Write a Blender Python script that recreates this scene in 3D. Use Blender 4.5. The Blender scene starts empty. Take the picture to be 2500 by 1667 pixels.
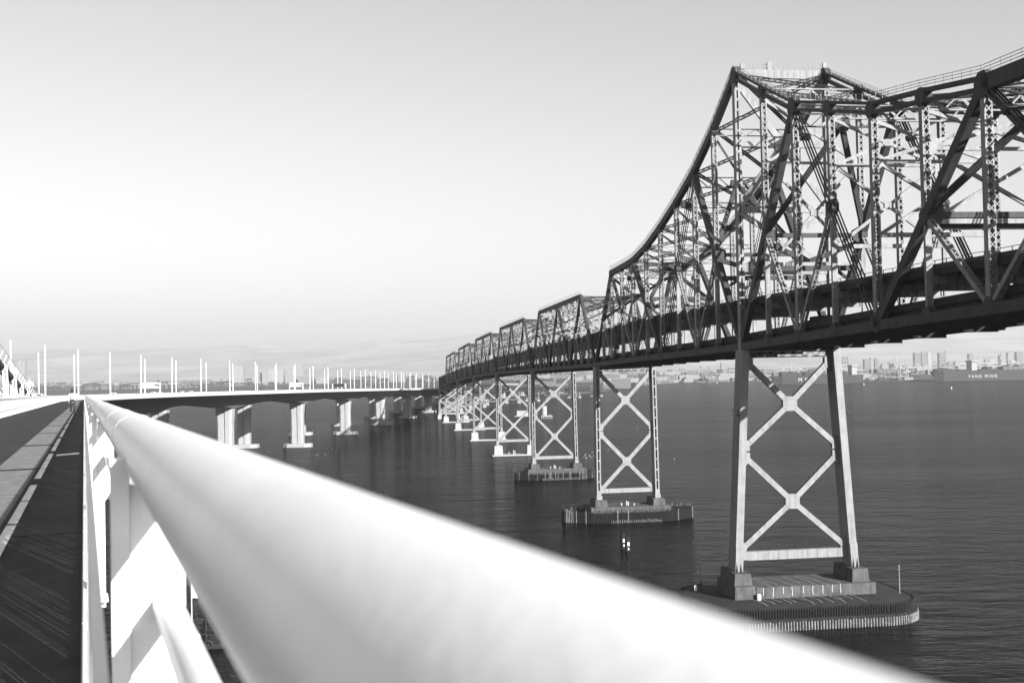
import bpy, math, random
from math import sin, cos, tan, radians, pi, sqrt, atan2
from mathutils import Vector, Matrix
V = Vector
random.seed(7)
sc = bpy.context.scene
COL = sc.collection

# ------------------------------------------------------------------ camera, sky, sun, exposure
CAMH = 53.229
PITCH, ROLL = 0.0240982, -0.0205079
cam = bpy.data.cameras.new('camera')
camo = bpy.data.objects.new('camera', cam)
COL.objects.link(camo)
sc.camera = camo
cam.sensor_width = 36.0
cam.lens = 2774.2 / 2500 * 36
cam.clip_start = 0.02
cam.clip_end = 60000
cam.dof.use_dof = True
cam.dof.focus_distance = 260
cam.dof.aperture_fstop = 7.2
fw = V((0, cos(PITCH), sin(PITCH))); up0 = V((0, -sin(PITCH), cos(PITCH))); rt0 = V((1, 0, 0))
r2 = rt0 * cos(ROLL) + up0 * sin(ROLL)
u2 = -rt0 * sin(ROLL) + up0 * cos(ROLL)
M = Matrix((r2, u2, -fw)).transposed().to_4x4()
M.translation = V((0, 0, CAMH))
camo.matrix_world = M

SUN_EL, SUN_ROT = radians(19.5), radians(144)
w = bpy.data.worlds.new('World'); sc.world = w; w.use_nodes = True
nt = w.node_tree; bg = nt.nodes['Background']
sky = nt.nodes.new('ShaderNodeTexSky'); sky.sky_type = 'NISHITA'; sky.sun_disc = False
sky.sun_elevation = SUN_EL; sky.sun_rotation = SUN_ROT
sky.dust_density = 1.1; sky.ozone_density = 3.0; sky.air_density = 3.1
spc = nt.nodes.new('ShaderNodeSeparateColor')          # black and white film behind a red filter
nt.links.new(sky.outputs[0], spc.inputs[0]); nt.links.new(spc.outputs[0], bg.inputs[0])
bg.inputs[1].default_value = 0.052
sl = bpy.data.lights.new('sun', 'SUN'); sl.energy = 5.0; sl.angle = radians(0.5)
so = bpy.data.objects.new('sun', sl); COL.objects.link(so)
SUNV = V((sin(SUN_ROT) * cos(SUN_EL), cos(SUN_ROT) * cos(SUN_EL), sin(SUN_EL)))
so.rotation_euler = SUNV.to_track_quat('Z', 'Y').to_euler()
so.location = (0, -50, 200)
sc.view_settings.view_transform = 'Standard'; sc.view_settings.look = 'None'
sc.view_settings.gamma = 1.0; sc.view_settings.exposure = 1.74
sc.cycles.volume_max_steps = 64
sc.cycles.max_bounces = 6

# ------------------------------------------------------------------ materials (all grey: the photograph is black and white)
def mat(name, v, rough=0.6, var=0.15, scale=0.5, bump=0.0, bscale=None, metal=0.0, streak=0.0, spec=0.15, stretch=(1, 1, 1)):
    m = bpy.data.materials.new(name); m.use_nodes = True
    t = m.node_tree; b = t.nodes['Principled BSDF']
    b.inputs['Roughness'].default_value = rough; b.inputs['Metallic'].default_value = metal
    b.inputs['Specular IOR Level'].default_value = spec
    g = t.nodes.new('ShaderNodeNewGeometry')
    mp = t.nodes.new('ShaderNodeMapping'); mp.inputs['Scale'].default_value = stretch
    t.links.new(g.outputs['Position'], mp.inputs['Vector'])
    n = t.nodes.new('ShaderNodeTexNoise'); n.inputs['Scale'].default_value = scale; n.inputs['Detail'].default_value = 6
    n.inputs['Roughness'].default_value = 0.65
    t.links.new(mp.outputs[0], n.inputs['Vector'])
    mr = t.nodes.new('ShaderNodeMapRange')
    mr.inputs['From Min'].default_value = 0.3; mr.inputs['From Max'].default_value = 0.7
    mr.inputs['To Min'].default_value = v * (1 - var); mr.inputs['To Max'].default_value = v * (1 + var * 0.7)
    t.links.new(n.outputs['Fac'], mr.inputs['Value'])
    out = mr.outputs[0]
    if streak > 0:
        mp2 = t.nodes.new('ShaderNodeMapping'); mp2.inputs['Scale'].default_value = (1.6, 1.6, 0.16)
        t.links.new(g.outputs['Position'], mp2.inputs['Vector'])
        n2 = t.nodes.new('ShaderNodeTexNoise'); n2.inputs['Scale'].default_value = 1.0; n2.inputs['Detail'].default_value = 5
        t.links.new(mp2.outputs[0], n2.inputs['Vector'])
        r3 = t.nodes.new('ShaderNodeMapRange'); r3.inputs['From Min'].default_value = 0.45; r3.inputs['From Max'].default_value = 0.72
        r3.inputs['To Min'].default_value = 1.0; r3.inputs['To Max'].default_value = 1 - streak
        t.links.new(n2.outputs['Fac'], r3.inputs['Value'])
        mu = t.nodes.new('ShaderNodeMath'); mu.operation = 'MULTIPLY'
        t.links.new(out, mu.inputs[0]); t.links.new(r3.outputs[0], mu.inputs[1]); out = mu.outputs[0]
    t.links.new(out, b.inputs['Base Color'])
    if bump > 0:
        n3 = t.nodes.new('ShaderNodeTexNoise'); n3.inputs['Scale'].default_value = bscale or scale * 8; n3.inputs['Detail'].default_value = 4
        t.links.new(mp.outputs[0], n3.inputs['Vector'])
        bp = t.nodes.new('ShaderNodeBump'); bp.inputs['Strength'].default_value = bump; bp.inputs['Distance'].default_value = 0.02
        t.links.new(n3.outputs['Fac'], bp.inputs['Height']); t.links.new(bp.outputs[0], b.inputs['Normal'])
    return m

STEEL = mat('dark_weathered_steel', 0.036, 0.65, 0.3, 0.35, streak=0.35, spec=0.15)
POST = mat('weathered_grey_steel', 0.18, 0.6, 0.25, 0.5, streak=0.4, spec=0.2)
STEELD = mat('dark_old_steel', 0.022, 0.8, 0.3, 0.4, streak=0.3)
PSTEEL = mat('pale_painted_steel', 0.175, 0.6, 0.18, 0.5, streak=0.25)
CONC = mat('weathered_concrete', 0.07, 0.9, 0.35, 0.5, bump=0.4, streak=0.45)
CONCD = mat('dark_wet_concrete', 0.026, 0.85, 0.35, 0.45, bump=0.4)
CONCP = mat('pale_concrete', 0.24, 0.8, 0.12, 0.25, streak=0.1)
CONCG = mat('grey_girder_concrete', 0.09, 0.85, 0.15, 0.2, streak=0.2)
WHITE = mat('white_paint', 0.55, 0.35, 0.05, 3.0, streak=0.06)
BARW = mat('barrier_white_paint', 0.78, 0.4, 0.04, 2.0)
RAILW = mat('glossy_white_railing_paint', 0.66, 0.32, 0.09, 5.0, bump=0.05, bscale=90, spec=0.5)
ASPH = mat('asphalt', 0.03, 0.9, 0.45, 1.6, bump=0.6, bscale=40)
PATHM = mat('worn_path_surface', 0.175, 0.85, 0.4, 5.0, bump=0.4, bscale=60)
SEAM = mat('joint_filler', 0.03, 0.9, 0.3, 6.0)
MARK = mat('road_marking_paint', 0.75, 0.7, 0.2, 14.0)
TIMBER = mat('tarred_timber', 0.013, 0.85, 0.6, 1.8, bump=0.4)
TIMBERW = mat('bleached_timber', 0.14, 0.85, 0.6, 1.4, streak=0.6)
LIME = mat('lime_crack_deposit', 0.35, 0.9, 0.2, 3.0)
BLACKM = mat('black_rubber_and_steel', 0.02, 0.6, 0.2, 2.0)
GLASS = mat('dark_window_glass', 0.03, 0.08, 0.1, 1.0)
HULL = mat('dark_ship_hull', 0.012, 0.6, 0.2, 0.05, spec=0.2)
LETTER = mat('pale_hull_lettering', 0.3, 0.7, 0.1, 0.1)
LAND = mat('dry_land', 0.07, 0.95, 0.5, 0.01)
HILL = mat('hillside', 0.27, 0.95, 0.45, 0.0012, spec=0.0)
FOL = mat('tree_foliage', 0.035, 0.9, 0.5, 0.08)
SKIN = mat('skin', 0.25, 0.6, 0.05, 4)
HAIR = mat('dark_hair', 0.012, 0.5, 0.2, 20)
SHIRT = mat('white_shirt_cloth', 0.75, 0.85, 0.08, 9)
TROUS = mat('dark_trouser_cloth', 0.03, 0.9, 0.2, 9)
CARM = [mat('car_paint_dark', 0.02, 0.25, 0.05, 2, spec=0.5), mat('car_paint_silver', 0.35, 0.3, 0.05, 2), mat('car_paint_white', 0.7, 0.3, 0.05, 2), mat('car_paint_grey', 0.1, 0.3, 0.05, 2)]
BLD = [mat('city_wall_pale', 0.17, 0.8, 0.1, 0.02), mat('city_wall_mid', 0.09, 0.8, 0.15, 0.02), mat('city_wall_dark', 0.03, 0.8, 0.15, 0.02)]

def water_mat():
    """rippled bay water: dark body plus polarised (dimmed) sky reflection"""
    m = bpy.data.materials.new('bay_water'); m.use_nodes = True
    t = m.node_tree; t.nodes.remove(t.nodes['Principled BSDF'])
    df = t.nodes.new('ShaderNodeBsdfDiffuse'); gl = t.nodes.new('ShaderNodeBsdfGlossy'); mx = t.nodes.new('ShaderNodeMixShader')
    gl.inputs['Color'].default_value = (.27, .27, .27, 1); gl.inputs['Roughness'].default_value = 0.08
    fr = t.nodes.new('ShaderNodeFresnel'); fr.inputs['IOR'].default_value = 1.33
    g = t.nodes.new('ShaderNodeNewGeometry')
    def noise(scale, st, det, rough=0.6, rot=0.5):
        mp = t.nodes.new('ShaderNodeMapping'); mp.inputs['Scale'].default_value = st; mp.inputs['Rotation'].default_value = (0, 0, rot)
        t.links.new(g.outputs['Position'], mp.inputs['Vector'])
        n = t.nodes.new('ShaderNodeTexNoise'); n.inputs['Scale'].default_value = scale; n.inputs['Detail'].default_value = det
        n.inputs['Roughness'].default_value = rough
        t.links.new(mp.outputs[0], n.inputs['Vector']); return n.outputs['Fac']
    a = noise(0.11, (0.6, 1.1, 1), 5, 0.62, 0.25)
    c = noise(0.05, (0.45, 1.4, 1), 4, 0.6, 0.1)
    big = noise(0.006, (0.5, 1.4, 1), 4, 0.55, 0.3)
    b1 = t.nodes.new('ShaderNodeBump'); b1.inputs['Distance'].default_value = 2.1
    b2 = t.nodes.new('ShaderNodeBump'); b2.inputs['Distance'].default_value = 1.6
    st = t.nodes.new('ShaderNodeMapRange'); st.inputs['From Min'].default_value = 0.35; st.inputs['From Max'].default_value = 0.65
    st.inputs['To Min'].default_value = 0.45; st.inputs['To Max'].default_value = 1.0
    t.links.new(big, st.inputs['Value']); t.links.new(st.outputs[0], b1.inputs['Strength'])
    t.links.new(a, b1.inputs['Height']); t.links.new(c, b2.inputs['Height']); t.links.new(b2.outputs[0], b1.inputs['Normal'])
    for n in (gl, fr, df): t.links.new(b1.outputs[0], n.inputs['Normal'])
    df.inputs['Color'].default_value = (.006, .006, .006, 1)
    t.links.new(fr.outputs[0], mx.inputs[0]); t.links.new(df.outputs[0], mx.inputs[1]); t.links.new(gl.outputs[0], mx.inputs[2])
    t.links.new(mx.outputs[0], t.nodes['Material Output'].inputs['Surface'])
    return m
WATER = water_mat()

def facade_mat(name, wall, win, fx, fz, wx=0.55, wz=0.5):
    """Wall with a grid of window openings, in the object's own coordinates."""
    m = bpy.data.materials.new(name); m.use_nodes = True
    t = m.node_tree; b = t.nodes['Principled BSDF']; b.inputs['Roughness'].default_value = 0.6
    tc = t.nodes.new('ShaderNodeTexCoord'); sx = t.nodes.new('ShaderNodeSeparateXYZ')
    t.links.new(tc.outputs['Object'], sx.inputs[0])
    ad = t.nodes.new('ShaderNodeMath'); ad.operation = 'ADD'; t.links.new(sx.outputs[0], ad.inputs[0]); t.links.new(sx.outputs[1], ad.inputs[1])
    def cell(src, f, wd):
        a = t.nodes.new('ShaderNodeMath'); a.operation = 'MULTIPLY'; a.inputs[1].default_value = 1 / f; t.links.new(src, a.inputs[0])
        c = t.nodes.new('ShaderNodeMath'); c.operation = 'FRACT'; t.links.new(a.outputs[0], c.inputs[0])
        d = t.nodes.new('ShaderNodeMath'); d.operation = 'LESS_THAN'; d.inputs[1].default_value = wd; t.links.new(c.outputs[0], d.inputs[0])
        return d.outputs[0]
    mu = t.nodes.new('ShaderNodeMath'); mu.operation = 'MULTIPLY'
    t.links.new(cell(ad.outputs[0], fx, wx), mu.inputs[0]); t.links.new(cell(sx.outputs[2], fz, wz), mu.inputs[1])
    mr = t.nodes.new('ShaderNodeMapRange'); mr.inputs['To Min'].default_value = wall; mr.inputs['To Max'].default_value = win
    t.links.new(mu.outputs[0], mr.inputs['Value']); t.links.new(mr.outputs[0], b.inputs['Base Color'])
    return m
FAC_A = facade_mat('striped_tower_facade', 0.26, 0.06, 6, 300, 0.45, 1.1)
FAC_B = facade_mat('banded_office_facade', 0.24, 0.06, 400, 4, 1.1, 0.5)
FAC_C = facade_mat('gridded_facade', 0.14, 0.05, 5, 4, 0.55, 0.5)
FAC_D = facade_mat('dark_gridded_facade', 0.07, 0.03, 5, 4, 0.55, 0.5)

# ------------------------------------------------------------------ mesh helpers
Z = V((0, 0, 1))
class MB:
    def __init__(s): s.v = []; s.f = []
    def add(s, vs, fs):
        o = len(s.v); s.v.extend([tuple(p) for p in vs]); s.f.extend([tuple(i + o for i in f) for f in fs])
    def box(s, c, a, b, d):
        c = V(c)
        s.add([c + a * i + b * j + d * k for i in (-1, 1) for j in (-1, 1) for k in (-1, 1)],
              [(0, 1, 3, 2), (4, 6, 7, 5), (0, 4, 5, 1), (2, 3, 7, 6), (0, 2, 6, 4), (1, 5, 7, 3)])
    def abox(s, x0, x1, y0, y1, z0, z1):
        s.box(((x0 + x1) / 2, (y0 + y1) / 2, (z0 + z1) / 2), V(((x1 - x0) / 2, 0, 0)), V((0, (y1 - y0) / 2, 0)), V((0, 0, (z1 - z0) / 2)))
    def beam(s, p0, p1, w, h, side, off=None):
        """w across `side`, h across the remaining direction"""
        p0 = V(p0); p1 = V(p1); d = (p1 - p0)
        if d.length < 1e-6: return
        dn = d.normalized(); sd = (side - dn * side.dot(dn)).normalized(); u = dn.cross(sd)
        c = (p0 + p1) / 2 + (sd * off[0] + u * off[1] if off else V((0, 0, 0)))
        s.box(c, d / 2, sd * (w / 2), u * (h / 2))
    def prism(s, pts, th):
        n = len(pts); pts = [V(p) for p in pts]; h = th / 2
        s.add([p - h for p in pts] + [p + h for p in pts],
              [tuple(range(n))[::-1], tuple(range(n, 2 * n))] + [(i, (i + 1) % n, n + (i + 1) % n, n + i) for i in range(n)])
    def tube(s, pts, r, n=8, cap=True):
        pts = [V(p) for p in pts]; rings = []; o = len(s.v)
        for i, p in enumerate(pts):
            d = (pts[min(i + 1, len(pts) - 1)] - pts[max(i - 1, 0)]).normalized()
            a = d.cross(Z) if abs(d.z) < 0.95 else d.cross(V((1, 0, 0)))
            a.normalize(); b = d.cross(a)
            rr = r[i] if isinstance(r, (list, tuple)) else r
            for k in range(n):
                s.v.append(tuple(p + (a * cos(2 * pi * k / n) + b * sin(2 * pi * k / n)) * rr))
        for i in range(len(pts) - 1):
            for k in range(n):
                s.f.append((o + i * n + k, o + i * n + (k + 1) % n, o + (i + 1) * n + (k + 1) % n, o + (i + 1) * n + k))
        if cap:
            s.f.append(tuple(o + k for k in range(n))[::-1]); s.f.append(tuple(o + (len(pts) - 1) * n + k for k in range(n)))
    def loft(s, rings, closed=True, cap=True):
        n = len(rings[0]); o = len(s.v)
        for r in rings: s.v.extend([tuple(p) for p in r])
        for i in range(len(rings) - 1):
            for k in range(n if closed else n - 1):
                s.f.append((o + i * n + k, o + i * n + (k + 1) % n, o + (i + 1) * n + (k + 1) % n, o + (i + 1) * n + k))
        if cap and closed:
            s.f.append(tuple(o + k for k in range(n))[::-1]); s.f.append(tuple(o + (len(rings) - 1) * n + k for k in range(n)))
    def build(s, name, m, parent=None, smooth=False, bevel=0):
        org = worg(parent) if parent else V((0, 0, 0))
        me = bpy.data.meshes.new(name)
        me.from_pydata([(a - org.x, b - org.y, c - org.z) for a, b, c in s.v], [], s.f)
        me.materials.append(m); me.validate()
        if smooth: me.shade_smooth()
        o = bpy.data.objects.new(name, me); COL.objects.link(o)
        if parent: o.parent = parent
        if bevel:
            bm = o.modifiers.new('bevel', 'BEVEL'); bm.width = bevel; bm.segments = 2; bm.limit_method = 'ANGLE'
        return o

def worg(o):
    p = V((0, 0, 0))
    while o: p += V(o.location); o = o.parent
    return p
def thing(name, label, cat, loc=(0, 0, 0), group=None):
    o = bpy.data.objects.new(name, None); COL.objects.link(o); o.location = loc
    o.empty_display_size = 1
    o['label'] = label; o['category'] = cat
    if group: o['group'] = group
    return o
def tag(o, label, cat, group=None):
    o['label'] = label; o['category'] = cat
    if group: o['group'] = group
    return o
def struct(o): o['kind'] = 'structure'; return o
def copy_tree(o, loc, rz=None, label=None, mats=None):
    r = o.copy(); COL.objects.link(r); r.location = loc
    if rz is not None: r.rotation_euler = (0, 0, rz)
    if label: r['label'] = label
    for ch in o.children:
        c = ch.copy(); COL.objects.link(c); c.parent = r
        for g in ch.children:
            d = g.copy(); COL.objects.link(d); d.parent = c
    return r

def interp(tab, x):
    if x <= tab[0][0]:
        (a, b), (c, d) = tab[0], tab[1]
    elif x >= tab[-1][0]:
        (a, b), (c, d) = tab[-2], tab[-1]
    else:
        for i in range(len(tab) - 1):
            if tab[i][0] <= x <= tab[i + 1][0]:
                (a, b), (c, d) = tab[i], tab[i + 1]; break
    return b + (d - b) * (x - a) / (c - a)

# ------------------------------------------------------------------ old truss bridge: frame of reference
TH = -0.1279237; OFF = 79.641; Y0 = 234.15; W = 20.1
DD = V((sin(TH), cos(TH), 0)); NN = V((cos(TH), -sin(TH), 0))
def B(s, t, z): return NN * (OFF + t) + DD * (Y0 + s) + V((0, 0, z))
ZB = [(-180, 61.5), (-110, 59.2), (-68, 58.2), (0, 56.2), (33, 55.5), (94, 54.7), (156.1, 53.3), (309.7, 51.8), (463.3, 50), (617, 47.3), (770.5, 43.4), (924, 38.5), (1020, 35.0)]
ZU = [(-180, 66.0), (-110, 66.2), (-61, 66.4), (0, 66.6), (73, 66.9), (125, 66.2), (166, 64.8), (300, 62.8), (455, 60.5), (600, 57.2), (751, 53.8), (911, 49.5), (1020, 46.6)]
zb = lambda s: interp(ZB, s)
zu = lambda s: interp(ZU, s)

def m_box(mb, a, b, w=1.0, h=1.0): mb.beam(a, b, w, h, NN)
def m_lace(mb, a, b, w=1.1, h=1.0, pitch=1.15, bar=0.13, side=None, single=False, pl=0.10):
    """Built-up member: two solid side plates joined by crossed lacing bars on the two open faces."""
    side = side or NN
    d = (b - a); L = d.length; dn = d.normalized(); sd = (side - dn * side.dot(dn)).normalized(); u = dn.cross(sd)
    for k in (-1, 1):
        mb.box((a + b) / 2 + sd * (k * (w / 2 - pl / 2)), d / 2, sd * (pl / 2), u * (h / 2))
        for j in (-1, 1):   # flange angles
            mb.box((a + b) / 2 + sd * (k * (w / 2 - pl - 0.06)) + u * (j * (h / 2 - 0.02)), d / 2, sd * 0.06, u * 0.02)
    n = max(1, int(L / pitch)); st = L / n
    for j in (-1, 1):
        for i in range(n):
            p = a + dn * (i * st) + u * (j * (h / 2 + 0.005)); q = p + dn * st
            x = sd * (w / 2 - 0.08)
            if not single or i % 2 == 0: mb.beam(p - x, q + x, bar, 0.025, dn.cross(u))
            if not single or i % 2: mb.beam(p + x + u * (0.03 * j), q - x + u * (0.03 * j), bar, 0.025, dn.cross(u))
def m_batten(mb, a, b, w=1.5, h=4.0, step=3.6, rib=0.34, side=None, bat=0.55):
    """Leg or post with tall slots between batten plates on the faces across the bridge."""
    side = side or NN
    d = (b - a); L = d.length; dn = d.normalized(); sd = (side - dn * side.dot(dn)).normalized(); u = dn.cross(sd)
    for k in (-1, 1):
        mb.box((a + b) / 2 + sd * (k * (w / 2 - 0.05)), d / 2, sd * 0.05, u * (h / 2))
        for j in (-1, 1):
            mb.box((a + b) / 2 + sd * (k * (w / 2 - 0.1 - rib / 2)) + u * (j * (h / 2 - 0.05)), d / 2, sd * (rib / 2), u * 0.045)
    n = max(1, round(L / step)); st = L / n
    for j in (-1, 1):
        for i in range(n + 1):
            c = a + dn * min(max(i * st, bat / 2), L - bat / 2) + u * (j * (h / 2 + 0.0))
            mb.box(c, dn * (bat / 2), sd * (w / 2 - 0.12), u * 0.03)
def m_eye(mb, a, b, n=6, w=1.3, hh=0.34):
    d = (b - a); dn = d.normalized(); u = dn.cross(NN)
    for i in range(n):
        o = NN * ((i / (n - 1) - 0.5) * w) + u * (0.27 if i % 2 else -0.27)
        mb.box((a + b) / 2 + o, d / 2, NN * 0.04, u * (hh / 2))
    for f in (0.16, 0.5, 0.84):
        c = a + d * f; mb.box(c, dn * 0.42, NN * (w / 2 + 0.15), u * 0.55)
def gusset(mb, c, r, th, side=None, seg=8, squash=1.0):
    pts = []
    for i in range(seg):
        a = 2 * pi * (i + 0.5) / seg
        pts.append(c + DD * (cos(a) * r) + Z * (sin(a) * r * squash))
    mb.prism(pts, NN * th)

def railing(mb, pts, h=1.1, step=2.4, r=0.035, rails=(1.0, 0.5), side=NN):
    for i in range(len(pts) - 1):
        a, b = pts[i], pts[i + 1]; L = (b - a).length; n = max(1, int(L / step))
        for k in range(n):
            p = a.lerp(b, k / n); mb.box(p + Z * (h / 2), DD * r, NN * r, Z * (h / 2))
        for f in rails: mb.beam(a + Z * (h * f), b + Z * (h * f), r * 1.6, r * 1.6, side)

def strut_truss(mb, a, b, depth, bay=2.4, fl=0.22, lb=0.13, wd=0.5):
    """transverse lattice strut hanging below the line a-b"""
    L = (b - a).length; dn = (b - a).normalized(); n = max(2, int(L / bay)); st = L / n
    dv = -Z * depth
    for q in (0, 1): mb.beam(a + dv * q, b + dv * q, wd, fl, DD)
    for i in range(n):
        p = a + dn * (i * st)
        for sd in (-1, 1):
            o = DD * (sd * (wd / 2 - 0.04))
            if (i % 2) == 0: mb.beam(p + o, p + dn * st + dv + o, 0.05, lb, DD)
            else: mb.beam(p + dv + o, p + dn * st + o, 0.05, lb, DD)

def floor_beams(mb, stations, zf, depth, t0=0.2, t1=19.9, th=0.12, stiff=True):
    for s in stations:
        z = zf(s)
        c0, c1 = B(s, t0, z - depth / 2), B(s, t1, z - depth / 2)
        mb.beam(c0, c1, th, depth, DD)
        mb.beam(B(s, t0, z - depth), B(s, t1, z - depth), 0.5, 0.08, DD)
        if stiff:
            t = t0 + 1.0
            while t < t1 - 0.5:
                mb.beam(B(s - 0.16, t, z - depth + 0.08), B(s - 0.16, t, z - 0.05), 0.2, 0.08, DD); t += 1.5

def deck_slab(mb, ss, zf, t0, t1, th):
    rings = []
    for s in ss:
        z = zf(s); rings.append([B(s, t0, z), B(s, t1, z), B(s, t1, z - th), B(s, t0, z - th)])
    mb.loft(rings)
def stringers(mb, ss, zf, ts, top, depth):
    for t in ts:
        for a, b in zip(ss[:-1], ss[1:]):
            mb.beam(B(a, t, zf(a) - top - depth / 2), B(b, t, zf(b) - top - depth / 2), 0.3, depth, NN)

SPG = 'spans of the old steel truss bridge'
# ---------------- cantilever unit over the nearest pier
SW = [-146.7, -130.4, -114.1, -97.8, -81.5, -65.2, -48.9, -32.6, -16.3]
SE = [16.3, 32.6, 48.9, 65.3, 81.6, 97.8, 112.8, 127.7, 141.9, 156.1]
SALL = SW + [0.0] + SE
ZT = [(-146.7, 91), (-130.4, 88.9), (-114.1, 88.0), (-97.8, 88.7), (-81.5, 91.0), (-65.2, 93.0), (-48.9, 97.0), (-32.6, 101.0), (-16.3, 108.0), (0, 115.3),
      (16.3, 106.8), (32.6, 99.9), (48.9, 94.9), (65.3, 90.6), (81.6, 87.0), (97.8, 84.8), (112.8, 84.2), (127.7, 83.8)]
zt = lambda s: interp(ZT, s)
root = thing('cantilever_truss', 'tallest dark steel truss of the old bridge, peaked above the nearest braced pier', 'bridge span', B(0, 10, 56), SPG)
for side, t in (('near', 0.0), ('far', W)):
    # bottom chord
    mb = MB()
    for a, b in zip(SALL[:-1], SALL[1:]): mb.beam(B(a, t, zb(a) + 0.75), B(b, t, zb(b) + 0.75), 1.1, 1.5, NN)
    for s in SALL[1:-1]: gusset(mb, B(s, t, zb(s) + 1.2), 1.7 if s in (0.0, -65.2, 65.3) else 1.25, 1.2)
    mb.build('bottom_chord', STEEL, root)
    # top chord
    mb = MB()
    for a, b in zip(SALL[:-2], SALL[1:-1]):
        if b > 127.8: continue
        A_, B_ = B(a, t, zt(a)), B(b, t, zt(b))
        if a >= 0: mb.beam(A_, B_, 1.2, 1.6, NN)
        elif b <= -97.8: mb.beam(A_, B_, 1.3, 2.1, NN)
        else:
            for q in (-0.72, 0.72): mb.beam(A_, B_, 1.2, 0.55, NN, off=(0, q))
            mb.beam(A_, B_, 0.12, 1.0, NN, off=(0.4, 0)) if False else None
    for s in SALL:
        if s > 127.8: continue
        r = 1.9 if s in (-32.6, -97.8, 0.0) else (1.45 if s < 0 else 1.15)
        gusset(mb, B(s, t, zt(s) - 0.2), r, 1.3)
    mb.build('top_chord', STEEL, root)
    # end post
    mb = MB(); m_box(mb, B(127.7, t, 83.8), B(156.1, t, zb(156.1) + 0.8), 1.1, 1.3); mb.build('end_post', STEEL, root)
    # tower post
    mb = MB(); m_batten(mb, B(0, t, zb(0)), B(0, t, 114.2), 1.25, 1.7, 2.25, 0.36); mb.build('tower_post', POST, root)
    # heavy diagonals: mid nodes
    mids = {}
    def diag(top, bot, kind):
        a, b = B(top, t, zt(top) - 0.2), B(bot, t, zb(bot) + 0.8)
        mb = MB()
        if kind == 'box': m_box(mb, a, b, 1.2, 1.5)
        elif kind == 'eye': m_eye(mb, a, b)
        mid = (top + bot) / 2; mids[round(mid, 1)] = (a + b) / 2
        gusset(mb, (a + b) / 2, 1.3, 1.25)
        mb.build('eyebar_tie' if kind == 'eye' else 'diagonal', STEEL, root)
    diag(-32.6, 0.0, 'box'); diag(-32.6, -65.2, 'eye'); diag(-97.8, -65.2, 'box'); diag(-97.8, -130.4, 'eye')
    diag(32.6, 0.0, 'box'); diag(32.6, 65.3, 'eye'); diag(97.8, 65.3, 'box')
    a, b = B(97.8, t, 84.6), B(127.0, t, zb(127) + 0.8)
    mb = MB(); m_eye(mb, a, b, 5, 1.1, 0.26); mb.build('eyebar_tie', STEEL, root); mids[112.8] = (a + b) / 2
    mb = MB(); m_box(mb, B(127.7, t, 83.4), (B(127.7, t, 83.4) + B(97.8, t, zb(97.8) + .8)) / 2, 0.8, 0.8); mb.build('diagonal', STEEL, root)
    mids[141.9] = (B(127.7, t, 83.8) + B(156.1, t, zb(156.1) + 0.8)) / 2
    # verticals: laced above, plain hanger below the mid node
    for s in SALL:
        if s in (0.0, 156.1, -146.7): continue
        key = min(mids, key=lambda k: abs(k - s))
        if abs(key - s) < 1.5:
            md = mids[key]
            mb = MB()
            if s < 128: m_lace(mb, B(s, t, zt(s) - 1.4), B(s, t, md.z + 1.0), 1.15, 1.05)
            if s < 128: mb.build('vertical_post', POST, root)
            mb = MB(); m_box(mb, B(s, t, md.z - 1.0), B(s, t, zb(s) + 1.4), 0.95, 0.6); mb.build('hanger', POST, root)
        else:
            mb = MB(); m_lace(mb, B(s, t, zt(s) - 1.6 if s < 128 else 83), B(s, t, zb(s) + 1.4), 1.15, 1.05); mb.build('vertical_post', POST, root)
    # secondary diagonals from the mid nodes
    def sub(mid, s2, top=False):
        k = min(mids, key=lambda k: abs(k - mid)); a = mids[k]
        b = B(s2, t, (zt(s2) - 0.6) if top else zb(s2) + 1.0)
        mb = MB(); m_lace(mb, a, b, 0.95, 0.7, 1.0); mb.build('secondary_diagonal', POST, root)
    sub(-16.3, -32.6); sub(-48.9, -32.6); sub(-81.5, -97.8); sub(-114.1, -97.8)
    sub(16.3, 32.6); sub(48.9, 32.6); sub(81.6, 97.8); sub(112.8, 97.8); sub(141.9, 127.7)
    # handrail along the top chord
    mb = MB()
    pts = [B(s, t - 0.6, zt(s) + (1.0 if s < 0 else 0.65)) for s in SALL if s < 128]
    railing(mb, pts, 1.25, 2.3, 0.042, (1.0, 0.66, 0.33)); mb.build('chord_handrail', PSTEEL, root)
    if t > 1:
        pass
# tower portal frame
mb = MB()
n = 10; top = []; bot = []
for i in range(n + 1):
    t = W * i / n; top.append(B(0, t, 116.3)); bot.append(B(0, t, 113.2 + 1.3 * (1 - (2 * i / n - 1) ** 4)))
mb.prism(top + bot[::-1], DD * 0.7)
for i in range(1, 14): mb.beam(B(-0.38, W * i / 14, 116.2), B(-0.38, W * i / 14, 114.7), 0.05, 0.1, DD)
mb.build('portal_girder', PSTEEL, root)
mb = MB()
railing(mb, [B(-0.2, -0.6, 116.3), B(-0.2, W + 0.6, 116.3)], 1.5, 1.1, 0.035, (1.0, 0.5), DD)
railing(mb, [B(0.9, -0.6, 116.3), B(0.9, W + 0.6, 116.3)], 1.5, 2.2, 0.035, (1.0, 0.5), DD)
mb.box(B(0, 7.5, 117.2), NN * 0.45, DD * 0.3, Z * 0.9); mb.beam(B(0, 7.5, 118), B(0, 7.5, 119.2), 0.12, 0.12, NN)
mb.box(B(0, W, 117.3), NN * 0.5, DD * 0.3, Z * 0.8); mb.box(B(0, 1.6, 117.1), NN * 0.5, DD * 0.3, Z * 0.6)
mb.build('portal_walkway', PSTEEL, root)
mb = MB()
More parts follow.
